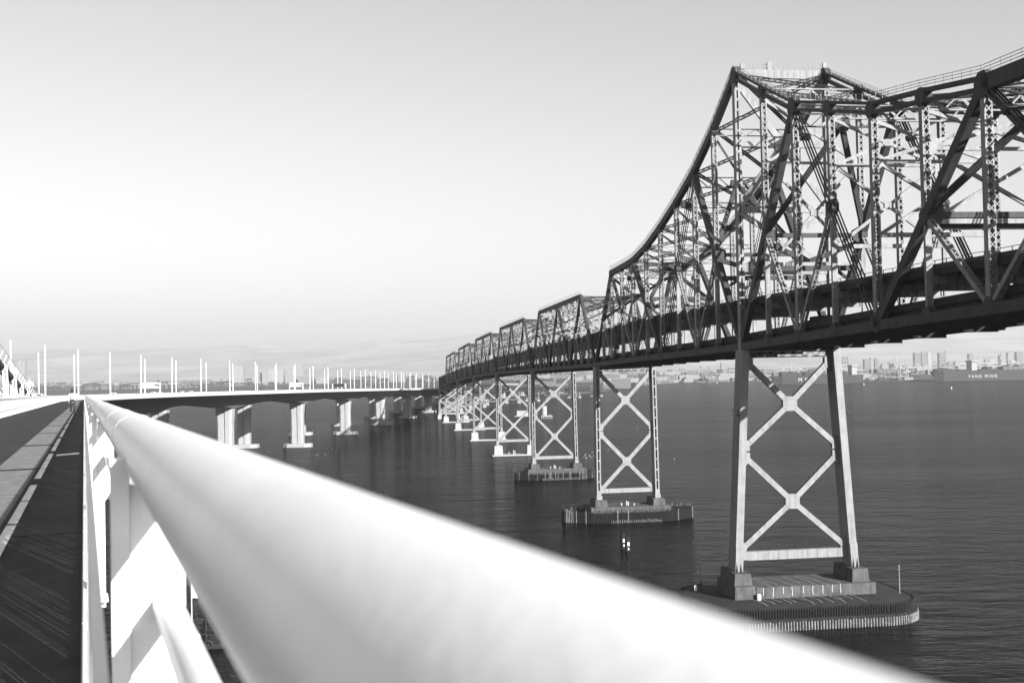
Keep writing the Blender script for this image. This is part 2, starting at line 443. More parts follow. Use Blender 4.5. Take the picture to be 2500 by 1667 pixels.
def xbr(mb, s0, z0, s1, z1, w=0.95, t0=0.3, t1=W - 0.3, h=0.7):
    mb.beam(B(s0, t0, z0), B(s1, t1, z1), h, w, DD); mb.beam(B(s0 + 0.02, t1, z0), B(s1 + 0.02, t0, z1), h * 0.98, w, DD)
xbr(mb, 0, 113.5, 0, 87.0, 1.3); mb.beam(B(0, 0.4, 100.2), B(0, W - 0.4, 100.2), 0.66, 1.3, DD); gus = [B(0, W / 2 + x, 100.2 + y) for x, y in ((-1.8, -.9), (-.9, -1.8), (.9, -1.8), (1.8, -.9), (1.8, .9), (.9, 1.8), (-.9, 1.8), (-1.8, .9))]
mb.prism(gus, DD * 0.9)
mb.beam(B(0, 0.4, 86.2), B(0, W - 0.4, 86.2), 0.66, 1.3, DD)
xbr(mb, 0.01, 85.5, 0.01, 73.4, 1.1)
mb.beam(B(0, 0.4, 73), B(0, W - 0.4, 73), 0.66, 1.5, DD)
mb.beam(B(0, 0.6, 69), B(0, 4.5, 72.5), 0.6, 0.6, DD); mb.beam(B(0, W - 0.6, 69), B(0, W - 4.5, 72.5), 0.6, 0.6, DD)
mb.build('tower_cross_bracing', POST, root)
# sway frames in the planes of the heavy diagonals
def sway(sT, zT, sB, zB_, zstr=None, thick=1.0, clear=72.5):
    P = lambda f, t: B(sT + (sB - sT) * f, t, zT + (zB_ - zT) * f)
    mb = MB(); fm = 0.5
    fc = (zT - clear) / (zT - zB_)
    strut_truss(mb, P(0.02, 0.6), P(0.02, W - 0.6), 2.4)
    top_ = P(0.06, W / 2)
    for t in (0.3, W - 0.3):
        mb.beam(P(fm - 0.03, t), top_, 0.7, thick, DD)
        mb.beam(P(fm + 0.03, t), P(fc - 0.03, W / 2), 0.7, thick, DD)
        tt = 4.2 if t < 1 else W - 4.2
        mb.beam(P(fc + 0.05, t), P(fc, tt), 0.6, 0.6, DD)
    mb.beam(P(fm, 0.4), P(fm, W - 0.4), 0.75, 0.85, DD)
    mb.beam(P(fc, 0.4), P(fc, W - 0.4), 0.7, 1.0, DD)
    c = P(fm, 0.4)
    for t in (0.5, W - 0.5):
        c = P(fm, t); x = 1 if t < 1 else -1
        mb.prism([c + NN * (-.4 * x) + Z * 2, c + NN * (1.6 * x) + Z * 1, c + NN * (1.6 * x) - Z * 1, c + NN * (-.4 * x) - Z * 2], DD * 0.85)
    mb.prism([top_ + NN * x + Z * y for x, y in ((-1.4, .9), (1.4, .9), (1.6, -.4), (.8, -1.4), (-.8, -1.4), (-1.6, -.4))], DD * 0.86)
    mb.build('sway_frame', STEEL, root)
sway(-32.6, 100.5, 0, 57); sway(32.6, 99.4, 0, 57); sway(-97.8, 89, -65.2, 58.8); sway(97.8, 84.5, 65.3, 55.6)
sway(-32.6, 100.3, -65.2, 58.8) if False else None
def portal(root, sT, zT, sB, zB_, clear):
    P = lambda f, t: B(sT + (sB - sT) * f, t, zT + (zB_ - zT) * f)
    mb = MB(); fc = (zT - clear) / (zT - zB_)
    strut_truss(mb, P(0.01, 0.5), P(0.01, W - 0.5), 1.6, 1.8)
    mb.beam(P(0.05, 0.5), P(fc, W - 0.5), 0.6, 0.75, DD); mb.beam(P(0.05, W - 0.5), P(fc, 0.5), 0.58, 0.75, DD)
    c = P((fc + 0.05) / 2, W / 2)
    mb.prism([c + NN * x + Z * y for x, y in ((-2, 0), (-1, -1.2), (1, -1.2), (2, 0), (1, 1.2), (-1, 1.2))], DD * 0.8)
    mb.build('portal_bracing', STEEL, root)
portal(root, 127.7, 83.8, 156.1, 54, 70)
# top laterals and vertical sway struts at each panel point
mb = MB()
for s in SALL:
    if s > 128 or s in (-32.6, -97.8, 32.6, 97.8, 0.0, 127.7): continue
    mb = MB(); strut_truss(mb, B(s, 0.6, zt(s) + 0.2), B(s, W - 0.6, zt(s) + 0.2), 2.2 if s < 0 else 1.5, 2.3, 0.24 if s < 0 else 0.16, 0.2 if s < 0 else 0.1); mb.build('top_strut', PSTEEL, root)
mb = MB()
S2 = [s for s in SALL if s < 128]
for a, b in zip(S2[:-1], S2[1:]):
    for (t0, t1) in ((0.6, W - 0.6), (W - 0.6, 0.6)):
        p, q = B(a, t0, zt(a) - 0.2), B(b, t1, zt(b) - 0.2 + 0.05 * (t0 < 1))
        m_lace(mb, p, q, 0.8, 0.5, 1.3, 0.09, Z, pl=0.06)
mb.build('top_lateral_bracing', STEEL, root)
mb = MB()
for s in (16.3, 48.9, 65.3, 81.6, 112.8, -16.3, -48.9, -65.2, -81.5, -114.1):
    mb = MB(); z = (zt(s) + 72) / 2
    if s > 0: strut_truss(mb, B(s, 0.5, z + 0.6), B(s, W - 0.5, z + 0.6), 1.1, 1.6, 0.12, 0.08)
    else:
        zn = zt(s) - (zt(s) - 73) * 0.42; zl_ = 73.0
        mb.beam(B(s, 0.5, zn), B(s, W - 0.5, zn), 0.5, 0.5, DD); mb.beam(B(s, 0.5, zl_), B(s, W - 0.5, zl_), 0.5, 0.7, DD)
        for z0, z1 in ((zt(s) - 2.2, zn), (zn, zl_)):
            mb.beam(B(s, 0.5, z0), B(s, W - 0.5, z1), 0.45, 0.55, DD); mb.beam(B(s + 0.03, W - 0.5, z0), B(s + 0.03, 0.5, z1), 0.45, 0.55, DD)
            c = B(s, W / 2, (z0 + z1) / 2); mb.prism([c + NN * x + Z * y for x, y in ((-.8, -.3), (-.4, -.6), (.4, -.6), (.8, -.3), (.8, .3), (.4, .6), (-.4, .6), (-.8, .3))], DD * 0.56)
        for t in (0.9, W - 0.9): mb.prism([B(s, t + x, zn + y) for x, y in ((-.6, -1.5), (.5, -.7), (.5, .7), (-.6, 1.5))], DD * 0.58)
    if s > 0:
        mb.beam(B(s, 0.5, zt(s) - 2), B(s, W / 2, z + 0.4), 0.3, 0.45, DD); mb.beam(B(s, W - 0.5, zt(s) - 2), B(s, W / 2, z + 0.4), 0.3, 0.45, DD)
    mb.build('sway_strut', STEEL if s > 0 else POST, root)
def decks(root, ss, detail):
    mb = MB(); zl = lambda s: zb(s) + 2.7
    deck_slab(mb, ss, zu, 0.9, W - 0.9, 0.35); east = [q for q in ss if q >= 0]; west = [q for q in ss if q <= 0]
    if len(east) > 1: stringers(mb, east, zu, (1.0, 19.1), 0.30, 1.5)
    if len(west) > 1: stringers(mb, west, zu, (1.0, 19.1), 0.30, 0.7)
    stringers(mb, ss, zu, (4.5, 8, 12, 15.6), 0.35, 0.9 if detail else 1.2)
    up = mb.build('upper_deck', STEELD, root)
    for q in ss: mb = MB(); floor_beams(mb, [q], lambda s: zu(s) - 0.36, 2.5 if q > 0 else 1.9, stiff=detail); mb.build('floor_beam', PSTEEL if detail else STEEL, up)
    mb = MB()
    for t in (1.0, W - 1.0):
        mb = MB()
        railing(mb, [B(s, t, zu(s)) for s in ss], 1.1, 3 if detail else 6, 0.05, (1.0, 0.5))
        for a, b in zip(ss[:-1], ss[1:]): mb.beam(B(a, t, zu(a) + 0.25), B(b, t, zu(b) + 0.25), 0.2, 0.5, NN)
        mb.build('deck_railing', STEEL, up)
    mb = MB()
    deck_slab(mb, ss, zl, 0.7, W - 0.7, 0.35); stringers(mb, ss, zl, (1.4, 4.5, 8, 12, 15.6, 18.6), 0.35, 1.0)
    lo = mb.build('lower_deck', STEELD, root)
    for q in ss: mb = MB(); floor_beams(mb, [q], lambda s: zl(s) - 0.36, 2.9 if detail else 2.4, stiff=False); mb.build('floor_beam', STEELD, lo)
    mb = MB()
    for t in (0.9, W - 0.9):
        mb = MB()
        for a, b in zip(ss[:-1], ss[1:]): mb.beam(B(a, t, zl(a) + 0.4), B(b, t, zl(b) + 0.4), 0.2, 0.8, NN)
        mb.build('deck_kerb', STEELD, lo)
decks(root, SALL, True)
# work lamps under the lower deck
for s in (-104, -88, -74, -58, -42, -26, -6):
    mb = MB(); mb.box(B(s, 10, zb(s) - 0.75), DD * 0.7, NN * 0.35, Z * 0.14); mb.build('underdeck_box', WHITE, root)

# ---------------- simple through spans
NAMES = ['first through-truss span beyond the tallest truss, nearest of the five humped spans', 'second humped span of the old bridge counted from the tallest truss',
         'middle one of the five humped truss spans of the old bridge', 'fourth humped span of the old bridge, second farthest',
         'farthest and smallest humped truss span of the old bridge']
def simple_span(k):
    s0 = 156.1 + 153.6 * k; P = 12.8
    root = thing('through_truss', NAMES[k], 'bridge span', B(s0 + 76.8, 10, zb(s0 + 76.8)), SPG)
    det = k < 2
    S = lambda i: s0 + P * i
    ZC = lambda s: zb(s) + 0.7
    zt0, zt1 = zb(s0 + 25.6) + 26.7, zb(s0 + 128) + 26.9
    ZTt = lambda s: zt0 + (zt1 - zt0) * (s - s0 - 25.6) / 102.4
    ss = [S(i) for i in range(13)]
    for t in (0.0, W):
        mb = MB()
        for a, b in zip(ss[:-1], ss[1:]): mb.beam(B(a, t, ZC(a)), B(b, t, ZC(b)), 1.0, 1.4, NN)
        mb.build('bottom_chord', STEEL, root)
        mb = MB(); mb.beam(B(S(2), t, ZTt(S(2))), B(S(10), t, ZTt(S(10))), 1.0, 1.5, NN); mb.build('top_chord', STEEL, root)
        for i0, i1 in ((2, 0), (10, 12)):
            mb = MB(); m_box(mb, B(S(i0), t, ZTt(S(i0))), B(S(i1), t, ZC(S(i1))), 1.0, 1.2); mb.build('end_post', STEEL, root)
        mids = {}
        for tp, bt in ((2, 0), (2, 4), (6, 4), (6, 8), (10, 8), (10, 12)):
            a, b = B(S(tp), t, ZTt(S(tp)) - 0.3), B(S(bt), t, ZC(S(bt)))
            mids[(tp + bt) // 2] = (a + b) / 2
            if (tp, bt) in ((2, 0), (10, 12)): continue
            mb = MB(); m_box(mb, a, b, 0.9, 0.85); mb.build('diagonal', STEEL, root)
        for i in range(1, 12):
            mb = MB(); md = mids.get(i)
            if i in (1, 11): a, b = md, B(S(i), t, ZC(S(i)) + 0.5)
            else: a, b = B(S(i), t, ZTt(S(i)) - 0.6), B(S(i), t, ZC(S(i)) + 0.5)
            if det: m_lace(mb, a, b, 0.8, 0.7, 1.6, 0.16, pl=0.12)
            else: m_box(mb, a, b, 0.65, 0.6)
            mb.build('vertical_post', POST, root)
            if md is not None:
                mb = MB(); j = i + 1 if i in (1, 5, 9) else i - 1
                if i == 1: j = 2
                if i == 11: j = 10
                if i == 3: j = 2
                if i == 5: j = 6
                if i == 7: j = 6
                if i == 9: j = 10
                b2 = B(S(j), t, ZC(S(j)) + 0.3)
                if det: m_lace(mb, md, b2, 0.6, 0.5, 1.4, 0.14, pl=0.1)
                else: m_box(mb, md, b2, 0.5, 0.5)
                mb.build('secondary_diagonal', POST, root)
        mb = MB(); railing(mb, [B(S(2), t - 0.4, ZTt(S(2)) + 0.75), B(S(10), t - 0.4, ZTt(S(10)) + 0.75)], 1.1, 4, 0.035, (1.0, 0.5)); mb.build('chord_handrail', PSTEEL, root)
    portal(root, S(2), ZTt(S(2)), S(0), ZC(S(0)), zu(S(0)) + 5.5)
    portal(root, S(10), ZTt(S(10)), S(12), ZC(S(12)), zu(S(12)) + 5.5)
    for i in range(3, 10):
        mb = MB(); z = ZTt(S(i)); strut_truss(mb, B(S(i), 0.5, z + 0.4), B(S(i), W - 0.5, z + 0.4), 2.0, 2.4, 0.2, 0.14)
        zc = zu(S(i)) + 5.4
        mb.beam(B(S(i), 0.5, z - 2), B(S(i), W / 2, zc + 0.3), 0.35, 0.4, DD); mb.beam(B(S(i), W - 0.5, z - 2), B(S(i), W / 2, zc + 0.3), 0.35, 0.4, DD)
        mb.beam(B(S(i), 0.4, zc), B(S(i), W - 0.4, zc), 0.4, 0.5, DD)
        mb.build('sway_frame', PSTEEL, root)
    mb = MB()
    for i in range(2, 10):
        for q in (0, 1):
            t0, t1 = (0.5, W - 0.5) if q else (W - 0.5, 0.5)
            mb.beam(B(S(i), t0, ZTt(S(i)) - 0.1), B(S(i + 1), t1, ZTt(S(i + 1)) - 0.1 + 0.04 * q), 0.45, 0.3, Z)
    mb.build('top_lateral_bracing', STEEL, root)
    decks(root, ss, det)
for k in range(5): simple_span(k)

# ------------------------------------------------------------------ piers of the old bridge
PG = 'steel piers of the old truss bridge'
def frame_pt(F, x, y, z): return F[0] + F[1] * x + F[2] * y + V((0, 0, z))   # x transverse, y along
def xbrace_tower(root, F, ztop, zbase, batter, legw, legd, tiers, style, brw, strut_z, seg=False, gus_r=1.5, steel=None):
    steel = steel or PSTEEL
    X = lambda side, z: (W + 2 * batter * (ztop - z) / (ztop - zbase)) * (0.5 * side) + W / 2
    P = lambda side, z, y=0: frame_pt(F, X(side, z), y, z)
    side_v = F[1]; along = F[2]
    for sd in (-1, 1):
        mb = MB()
        a, b = P(sd, zbase), P(sd, ztop)
        if style == 'box':
            mb.beam(a, b, legw, legd, side_v)
            mb.beam(a, P(sd, zbase + 5), legw * 1.02, legd * 1.12, side_v)
            for y in (-1, 1):
                for x in (-0.55, 0.55):
                    c = P(sd, zbase, y * (legd / 2)) + side_v * (x * legw / 2)
                    mb.prism([c, c + along * (y * 0.9), c + along * (y * 0.1) + Z * 2.6], side_v * 0.08)
        else:
            m_batten(mb, P(sd, zbase + 2.6), b, legw, legd, 3.6, 0.38, side_v, 0.5)
            mb.beam(a, P(sd, zbase + 2.7), legw * 1.06, legd * 1.03, side_v)
            mb.beam(a, P(sd, zbase + 1.2), legw * 1.3, legd * 1.25, side_v)
            mb.beam(P(sd, ztop - 1.5), b, legw * 1.02, legd * 1.02, side_v)
        mb.build('leg', steel, root)
    n = len(tiers) - 1
    for i in range(n):
        z0, z1 = tiers[i], tiers[i + 1]
        mb = MB()
        i0, i1 = P(-1, z0), P(1, z1); j0, j1 = P(1, z0), P(-1, z1)
        c = (i0 + i1 + j0 + j1) / 4
        dd = brw * 0.9
        for q, (p, e) in enumerate(((i0, c), (c, i1), (j0, c), (c, j1))):
            d = (e - p).normalized(); L = (e - p).length
            if seg:
                mb.beam(p, e, dd * 0.9, brw * 0.93, along)
                k = 0; st = 1.85; m = 1.2
                while m < L - 1.4:
                    e1 = min(m + st, L - 1.4); mb.beam(p + d * (m + 0.06), p + d * (e1 - 0.06), dd, brw, along); m += st
            else: mb.beam(p, e, dd + 0.01 * q, brw, along)
        r = gus_r
        mb.prism([c + side_v * x * r + Z * y * r for x, y in ((-1, -.5), (-.5, -1), (.5, -1), (1, -.5), (1, .5), (.5, 1), (-.5, 1), (-1, .5))], along * (dd * 1.12))
        for sd in (-1, 1):
            for z, up in ((z0, 1), (z1, -1)):
                q = P(sd, z); x = -sd
                mb.prism([q, q + side_v * (x * (legw / 2 + 1.1 * r * .8)) + Z * (up * .2), q + side_v * (x * (legw / 2 + 1.1 * r * .8)) + Z * (up * 1.3 * r), q + side_v * (x * legw / 2) + Z * (up * 2.1 * r), q + Z * (up * 2.1 * r)], along * (dd * 1.1))
        mb.build('cross_brace', steel, root)
    mb = MB()
    a, b = P(-1, strut_z), P(1, strut_z)
    if seg:
        mb.beam(a, b, brw * 1.0, 1.7, along); L = (b - a).length; d = (b - a).normalized(); m = 2.4
        while m < L - 2.6: mb.beam(a + d * (m + 0.06), a + d * (m + 2.14), brw * 1.1, 1.86, along); m += 2.2
    else: mb.beam(a, b, brw * 1.0, 1.5, along)
    mb.build('bottom_strut', steel, root)
    mb = MB(); a, b = P(-1, ztop - 1.2), P(1, ztop - 1.2)
    strut_truss(mb, P(-1, ztop - 0.3), P(1, ztop - 0.3), 1.3, 1.2, 0.2, 0.12, brw) ; mb.build('top_strut', steel, root)

FB = lambda s: (B(s, 0, 0), NN, DD)
def blockp(mb, F, x0, x1, y0, y1, z0, z1, tap=0.0):
    lo = [(x0, y0), (x1, y0), (x1, y1), (x0, y1)]
    hi = [(x0 + tap, y0 + tap), (x1 - tap, y0 + tap), (x1 - tap, y1 - tap), (x0 + tap, y1 - tap)]
    mb.loft([[frame_pt(F, x, y, z0) for x, y in lo], [frame_pt(F, x, y, z1) for x, y in hi]])

def ring_outline(cx, hx, hy, r, n=10):
    pts = []
    for (sx, sy, a0) in ((1, -1, -90), (1, 1, 0), (-1, 1, 90), (-1, -1, 180)):
        for i in range(n + 1):
            a = radians(a0 + 90 * i / n); pts.append((cx + sx * (hx - r) + r * cos(a), sy * (hy - r) + r * sin(a)))
    return pts
def walk_outline(pts, step):
    out = []; n = len(pts); acc = 0.0
    for i in range(n):
        a = V((*pts[i], 0)); b = V((*pts[(i + 1) % n], 0)); L = (b - a).length
        while acc < L:
            p = a.lerp(b, acc / L) if L > 0 else a; t = (b - a).normalized(); out.append((p.x, p.y, t.y, -t.x)); acc += step
        acc -= L
    return out

# E3
root = thing('steel_pier', 'nearest and tallest pier, box legs leaning apart on a rounded concrete base ringed with piles', 'bridge pier', B(0, 10, 0), PG)
F = FB(0)
xbrace_tower(root, F, 56.2, 9.7, 2.75, 1.6, 4.4, (13.0, 34.6, 54.6), 'box', 1.15, 12.6, True, 1.55)
for x in (-2.75, W + 2.75):
    mb = MB()
    if x < 0: blockp(mb, F, x - 2.3, x + 2.3, -6.2, 6.2, 4.5, 7.25, 0.12)
    blockp(mb, F, x - 1.95, x + 1.95, -5.0, 5.0, 7.25 if x < 0 else 6.93, 9.7, 0.25); mb.build('pedestal', CONC, root, bevel=0.06)
mb = MB(); blockp(mb, F, -0.4, W + 5.6, -6.05, 6.05, 4.5, 6.95, 0.05)
mb.build('plinth_wall', CONC, root, bevel=0.05)
mb = MB(); o_in = ring_outline(W / 2, 22.6, 14.0, 8.5); o_mid = ring_outline(W / 2, 17.0, 9.5, 5)
rings = [[frame_pt(F, x, y, -3) for x, y in o_in], [frame_pt(F, x, y, 4.15) for x, y in o_in], [frame_pt(F, x, y, 4.6) for x, y in o_mid]]
mb.loft(rings); apron = mb.build('concrete_apron', CONCD, root)
# lime-filled cracks running down the wall and across the apron
mb = MB(); rr = random.Random(3)
for i in range(13):
    x = -1 + i * 1.75 + rr.uniform(-.5, .5)
    p = frame_pt(F, x, -6.5, 4.62)
    xx, yy = x, -6.5; zz = 4.62
    npt = rr.randint(5, 9); ends = rr.uniform(-12.4, -9.0)
    for j in range(npt):
        ny = yy + (ends + 6.5) / npt; nx = xx + rr.uniform(-.12, .30)
        def zs(y): return 4.6 - 0.45 * min(1, max(0, (-y - 9.5) / 4.5)) + 0.03
        mb.beam(frame_pt(F, xx, yy, zs(yy)), frame_pt(F, nx, ny, zs(ny)), 0.10, 0.03, Z.cross(DD)); xx, yy = nx, ny
for i in range(9):
    x = 1 + i * 2.15 + rr.uniform(-.4, .4); z = 6.9
    for j in range(4):
        nz = z - rr.uniform(.25, .6); mb.beam(frame_pt(F, x, -6.09, z), frame_pt(F, x + rr.uniform(-.1, .1), -6.09, max(4.7, nz)), 0.12, 0.03, NN); z = nz
        if z < 5: break
for i in range(7):
    xx = 3 + i * 2.5; yy = -5.9
    for j in range(7):
        nx, ny = xx - rr.uniform(-.1, .7), yy + 1.5; mb.beam(frame_pt(F, xx, yy, 6.97), frame_pt(F, nx, ny, 6.97), 0.09, 0.03, NN); xx, yy = nx, ny
mb.build('lime_streak', LIME, apron)
mb = MB()
for x, y, nx, ny in walk_outline(ring_outline(W / 2, 23.1, 14.5, 8.8), 0.56):
    h = rr.uniform(-.12, .15); r = 0.16
    a = frame_pt(F, x, y, 2.0); b = frame_pt(F, x, y, 4.25 + h); mb.tube([a, b], r + 0.03, 6)
mb.build('upper_pile_fender', TIMBER, root)
mb = MB()
for x, y, nx, ny in walk_outline(ring_outline(W / 2, 23.75, 15.15, 9.4), 0.62):
    a = frame_pt(F, x, y, -2); b = frame_pt(F, x, y, 1.75 + rr.uniform(-.1, .1)); mb.tube([a, b], 0.21, 7)
mb.build('lower_pile_fender', TIMBERW, root)
mb = MB()
def waler(mb, F, outl, z0, z1, inn):
    n = len(outl); cx = sum(p[0] for p in outl) / n
    for i in range(n):
        a, b = outl[i], outl[(i + 1) % n]
        if abs(a[0] - b[0]) + abs(a[1] - b[1]) < 1e-4: continue
        mb.beam(frame_pt(F, *a, (z0 + z1) / 2), frame_pt(F, *b, (z0 + z1) / 2), inn, z1 - z0, Z.cross((frame_pt(F, *b, 0) - frame_pt(F, *a, 0)).normalized()))
waler(mb, F, ring_outline(W / 2, 23.35, 14.75, 9.0), 1.75, 2.3, 0.5); waler(mb, F, ring_outline(W / 2, 22.9, 14.3, 8.7), 3.9, 4.2, 0.4)
waler(mb, F, ring_outline(W / 2, 22.8, 14.2, 8.6), 2.0, 3.9, 0.12)
mb.build('timber_waler', TIMBER, root)
mb = MB(); mb.box(frame_pt(F, -0.2, -6.9, 5.2), NN * 0.35, DD * 0.4, Z * 0.6); mb.build('utility_box', WHITE, root)
# tip brackets platforms on legs
mb = MB()
for x, z in ((-1.9, 42.5), (W + 2.1, 42.5), (W + 1.4, 53)):
    sx = -1 if x < 0 else 1
    mb.box(frame_pt(F, x + sx * 0.4, -1.5, z), NN * 0.7, DD * 0.8, Z * 0.05)
    for dx in (-.6, .6):
        for dy in (-.7, .7): mb.box(frame_pt(F, x + sx * 0.4 + dx, -1.5 + dy, z + 0.6), NN * 0.04, DD * 0.04, Z * 0.6)
    mb.box(frame_pt(F, x + sx * 0.4, -2.2, z + 1.15), NN * 0.7, DD * 0.03, Z * 0.04)
mb.build('inspection_platform', STEEL, root)

def marker_pole(px, py, h, label, box):
    r = thing('marker_pole', label, 'pole', frame_pt(FB(0), px, py, 4.2), 'marker poles on the nearest pier base')
    mb = MB(); p = frame_pt(FB(0), px, py, 4.2)
    mb.tube([p, p + Z * h], [0.13, 0.09], 8); mb.build('pole', TIMBER if box else PSTEEL, r)
    mb = MB(); mb.tube([p + Z * h, p + Z * (h + 0.5)], [0.2, 0.12], 8); mb.box(p + Z * (h - .5), NN * .3, DD * .05, Z * .05); mb.build('lantern', STEELD if box else PSTEEL, r)
    if box:
        mb = MB(); mb.box(p - NN * 1.3 + Z * 0.8, NN * 0.45, DD * 0.4, Z * 1.2); b = mb.build('cabinet', TIMBER, r)
        mb = MB(); mb.box(p - NN * 1.3 - DD * 0.42 + Z * 0.9, NN * 0.28, DD * 0.02, Z * 0.6); mb.build('sign_plate', WHITE, b)
marker_pole(-8.6, 6.0, 6.2, 'tall dark pole with a black cabinet at the left end of the nearest pier base', True)
marker_pole(W + 11.0, -5.5, 5.6, 'pale thin pole at the right end of the nearest pier base', False)

def pile_fender(root, F, outl, step, ztop, seed, low=True):
    rr = random.Random(seed); mb = MB(); mw = MB(); mp = MB()
    for x, y, nx, ny in walk_outline(outl, step):
        h = ztop + rr.uniform(-.35, .35)
        (mp if rr.random() < .22 else mb).tube([frame_pt(F, x + rr.uniform(-.08, .08), y, -2), frame_pt(F, x + rr.uniform(-.06, .06), y, h)], 0.15 + rr.uniform(0, .04), 6)
        if low and y < -4 and 2 < x < 20: mw.tube([frame_pt(F, x + .2, y - .45, -2), frame_pt(F, x + .2, y - .45, 0.9 + rr.uniform(-.2, .2))], 0.15, 6)
    f = mb.build('pile_fender', TIMBER, root)
    mp.build('pale_pile_row', TIMBERW, f)
    if low: mw.build('low_pile_row', TIMBERW, f)
    mb = MB()
    sc_ = [(W / 2 + (x - W / 2) * 0.985, y * 0.97) for x, y in outl]
    waler(mb, F, sc_, ztop - 1.1, ztop - 0.8, 0.3); waler(mb, F, sc_, 0.8, 1.1, 0.3)
    sc2 = [(W / 2 + (x - W / 2) * 0.96, y * 0.93) for x, y in outl]
    waler(mb, F, sc2, -1, ztop - 0.9, 0.1)
    mb.build('fender_waler', TIMBER, f)
    mb = MB()
    for i in range(len(outl)):
        a, b = outl[i], outl[(i + 1) % len(outl)]
        A_, B_ = frame_pt(F, *a, ztop + 0.1), frame_pt(F, *b, ztop + 0.1); L = (B_ - A_).length
        for k in range(int(L / 2)): p = A_.lerp(B_, k * 2 / L); mb.box(p + Z * 0.5, NN * .04, DD * .04, Z * .5)
        mb.beam(A_ + Z * .95, B_ + Z * .95, .06, .06, Z)
    mb.build('fender_handrail', STEEL, f)

HEX = lambda h1, h2, d: [(W / 2 - h2, -2.6), (W / 2 - h1, -d), (W / 2 + h1, -d), (W / 2 + h2, -2.6), (W / 2 + h2, 2.6), (W / 2 + h1, d), (W / 2 - h1, d), (W / 2 - h2, 2.6)]
for k, (s, lab) in enumerate(((156.1, 'second nearest pier, upright slotted legs inside a boat-shaped timber pile fence'), (309.7, 'third pier from the right, slotted legs inside a smaller timber pile fence'))):
    root = thing('steel_pier', lab, 'bridge pier', B(s, 10, 0), PG); F = FB(s)
    xbrace_tower(root, F, zb(s), 7.3, 0.35, 1.5, 4.2 if k == 0 else 3.6, (9.4, 30.9, zb(s) - 1.2), 'bat', 1.3 if k == 0 else 1.15, 10.1, False, 1.5)
    for x in (-0.2, W + 0.2): mb = MB(); blockp(mb, F, x - 2.2, x + 2.2, -5.0, 5.0, 5.0, 7.3, 0.2); mb.build('pedestal', CONC, root, bevel=0.05)
    mb = MB(); blockp(mb, F, -4.0, W + 4.0, -6.0, 6.0, -2, 5.0, 0.0); ca = mb.build('caisson', CONC, root, bevel=0.05)
    mb = MB()
    for x, z in ((7.5, 1.0), (9.3, 1.6), (9.9, 1.3), (12, .7)): mb.box(frame_pt(F, x, -2, 5 + z / 2), NN * .22, DD * .22, Z * z / 2)
    mb.build('deck_fitting', CONCP, ca)
    pile_fender(root, F, HEX(13.5, 22.8, 8.8) if k == 0 else HEX(13, 19.5, 8.4), 0.62, 4.1 if k == 0 else 3.6, 5 + k)
PL = ['fourth pier from the right, slotted legs on tall tapered concrete pedestals', 'fifth pier from the right, white cross-braced on two tapered pedestals',
      'sixth pier from the right, small white braced pier over dark water', 'farthest braced pier under the humped spans']
for k, s in enumerate((463.3, 617, 770.5, 924)):
    root = thing('steel_pier', PL[k], 'bridge pier', B(s, 10, 0), PG); F = FB(s); zt_ = zb(s)
    mid = 6.3 + 1.8 + (zt_ - 1.2 - 8.1) / 2
    xbrace_tower(root, F, zt_, 6.3, 0.3, 1.45, 3.4, (8.1, mid, zt_ - 1.2), 'bat', 1.2, 9.0, False, 1.4)
    for x in (-0.1, W + 0.1): mb = MB(); blockp(mb, F, x - 2.9, x + 2.9, -5, 5, -2, 6.3, 0.5); mb.build('pedestal', CONCP, root)
    mb = MB(); blockp(mb, F, -4.0, W + 4, -5.6, 5.6, -2, 0.75); ca = mb.build('caisson', CONCP, root)
    if k == 0:
        mb = MB()
        for x, z in ((6.4, 1.6), (9.2, 2.6), (10.1, 2.4)): mb.box(frame_pt(F, x, -3, .75 + z / 2), NN * .25, DD * .25, Z * z / 2)
        mb.build('deck_fitting', CONCP, ca)

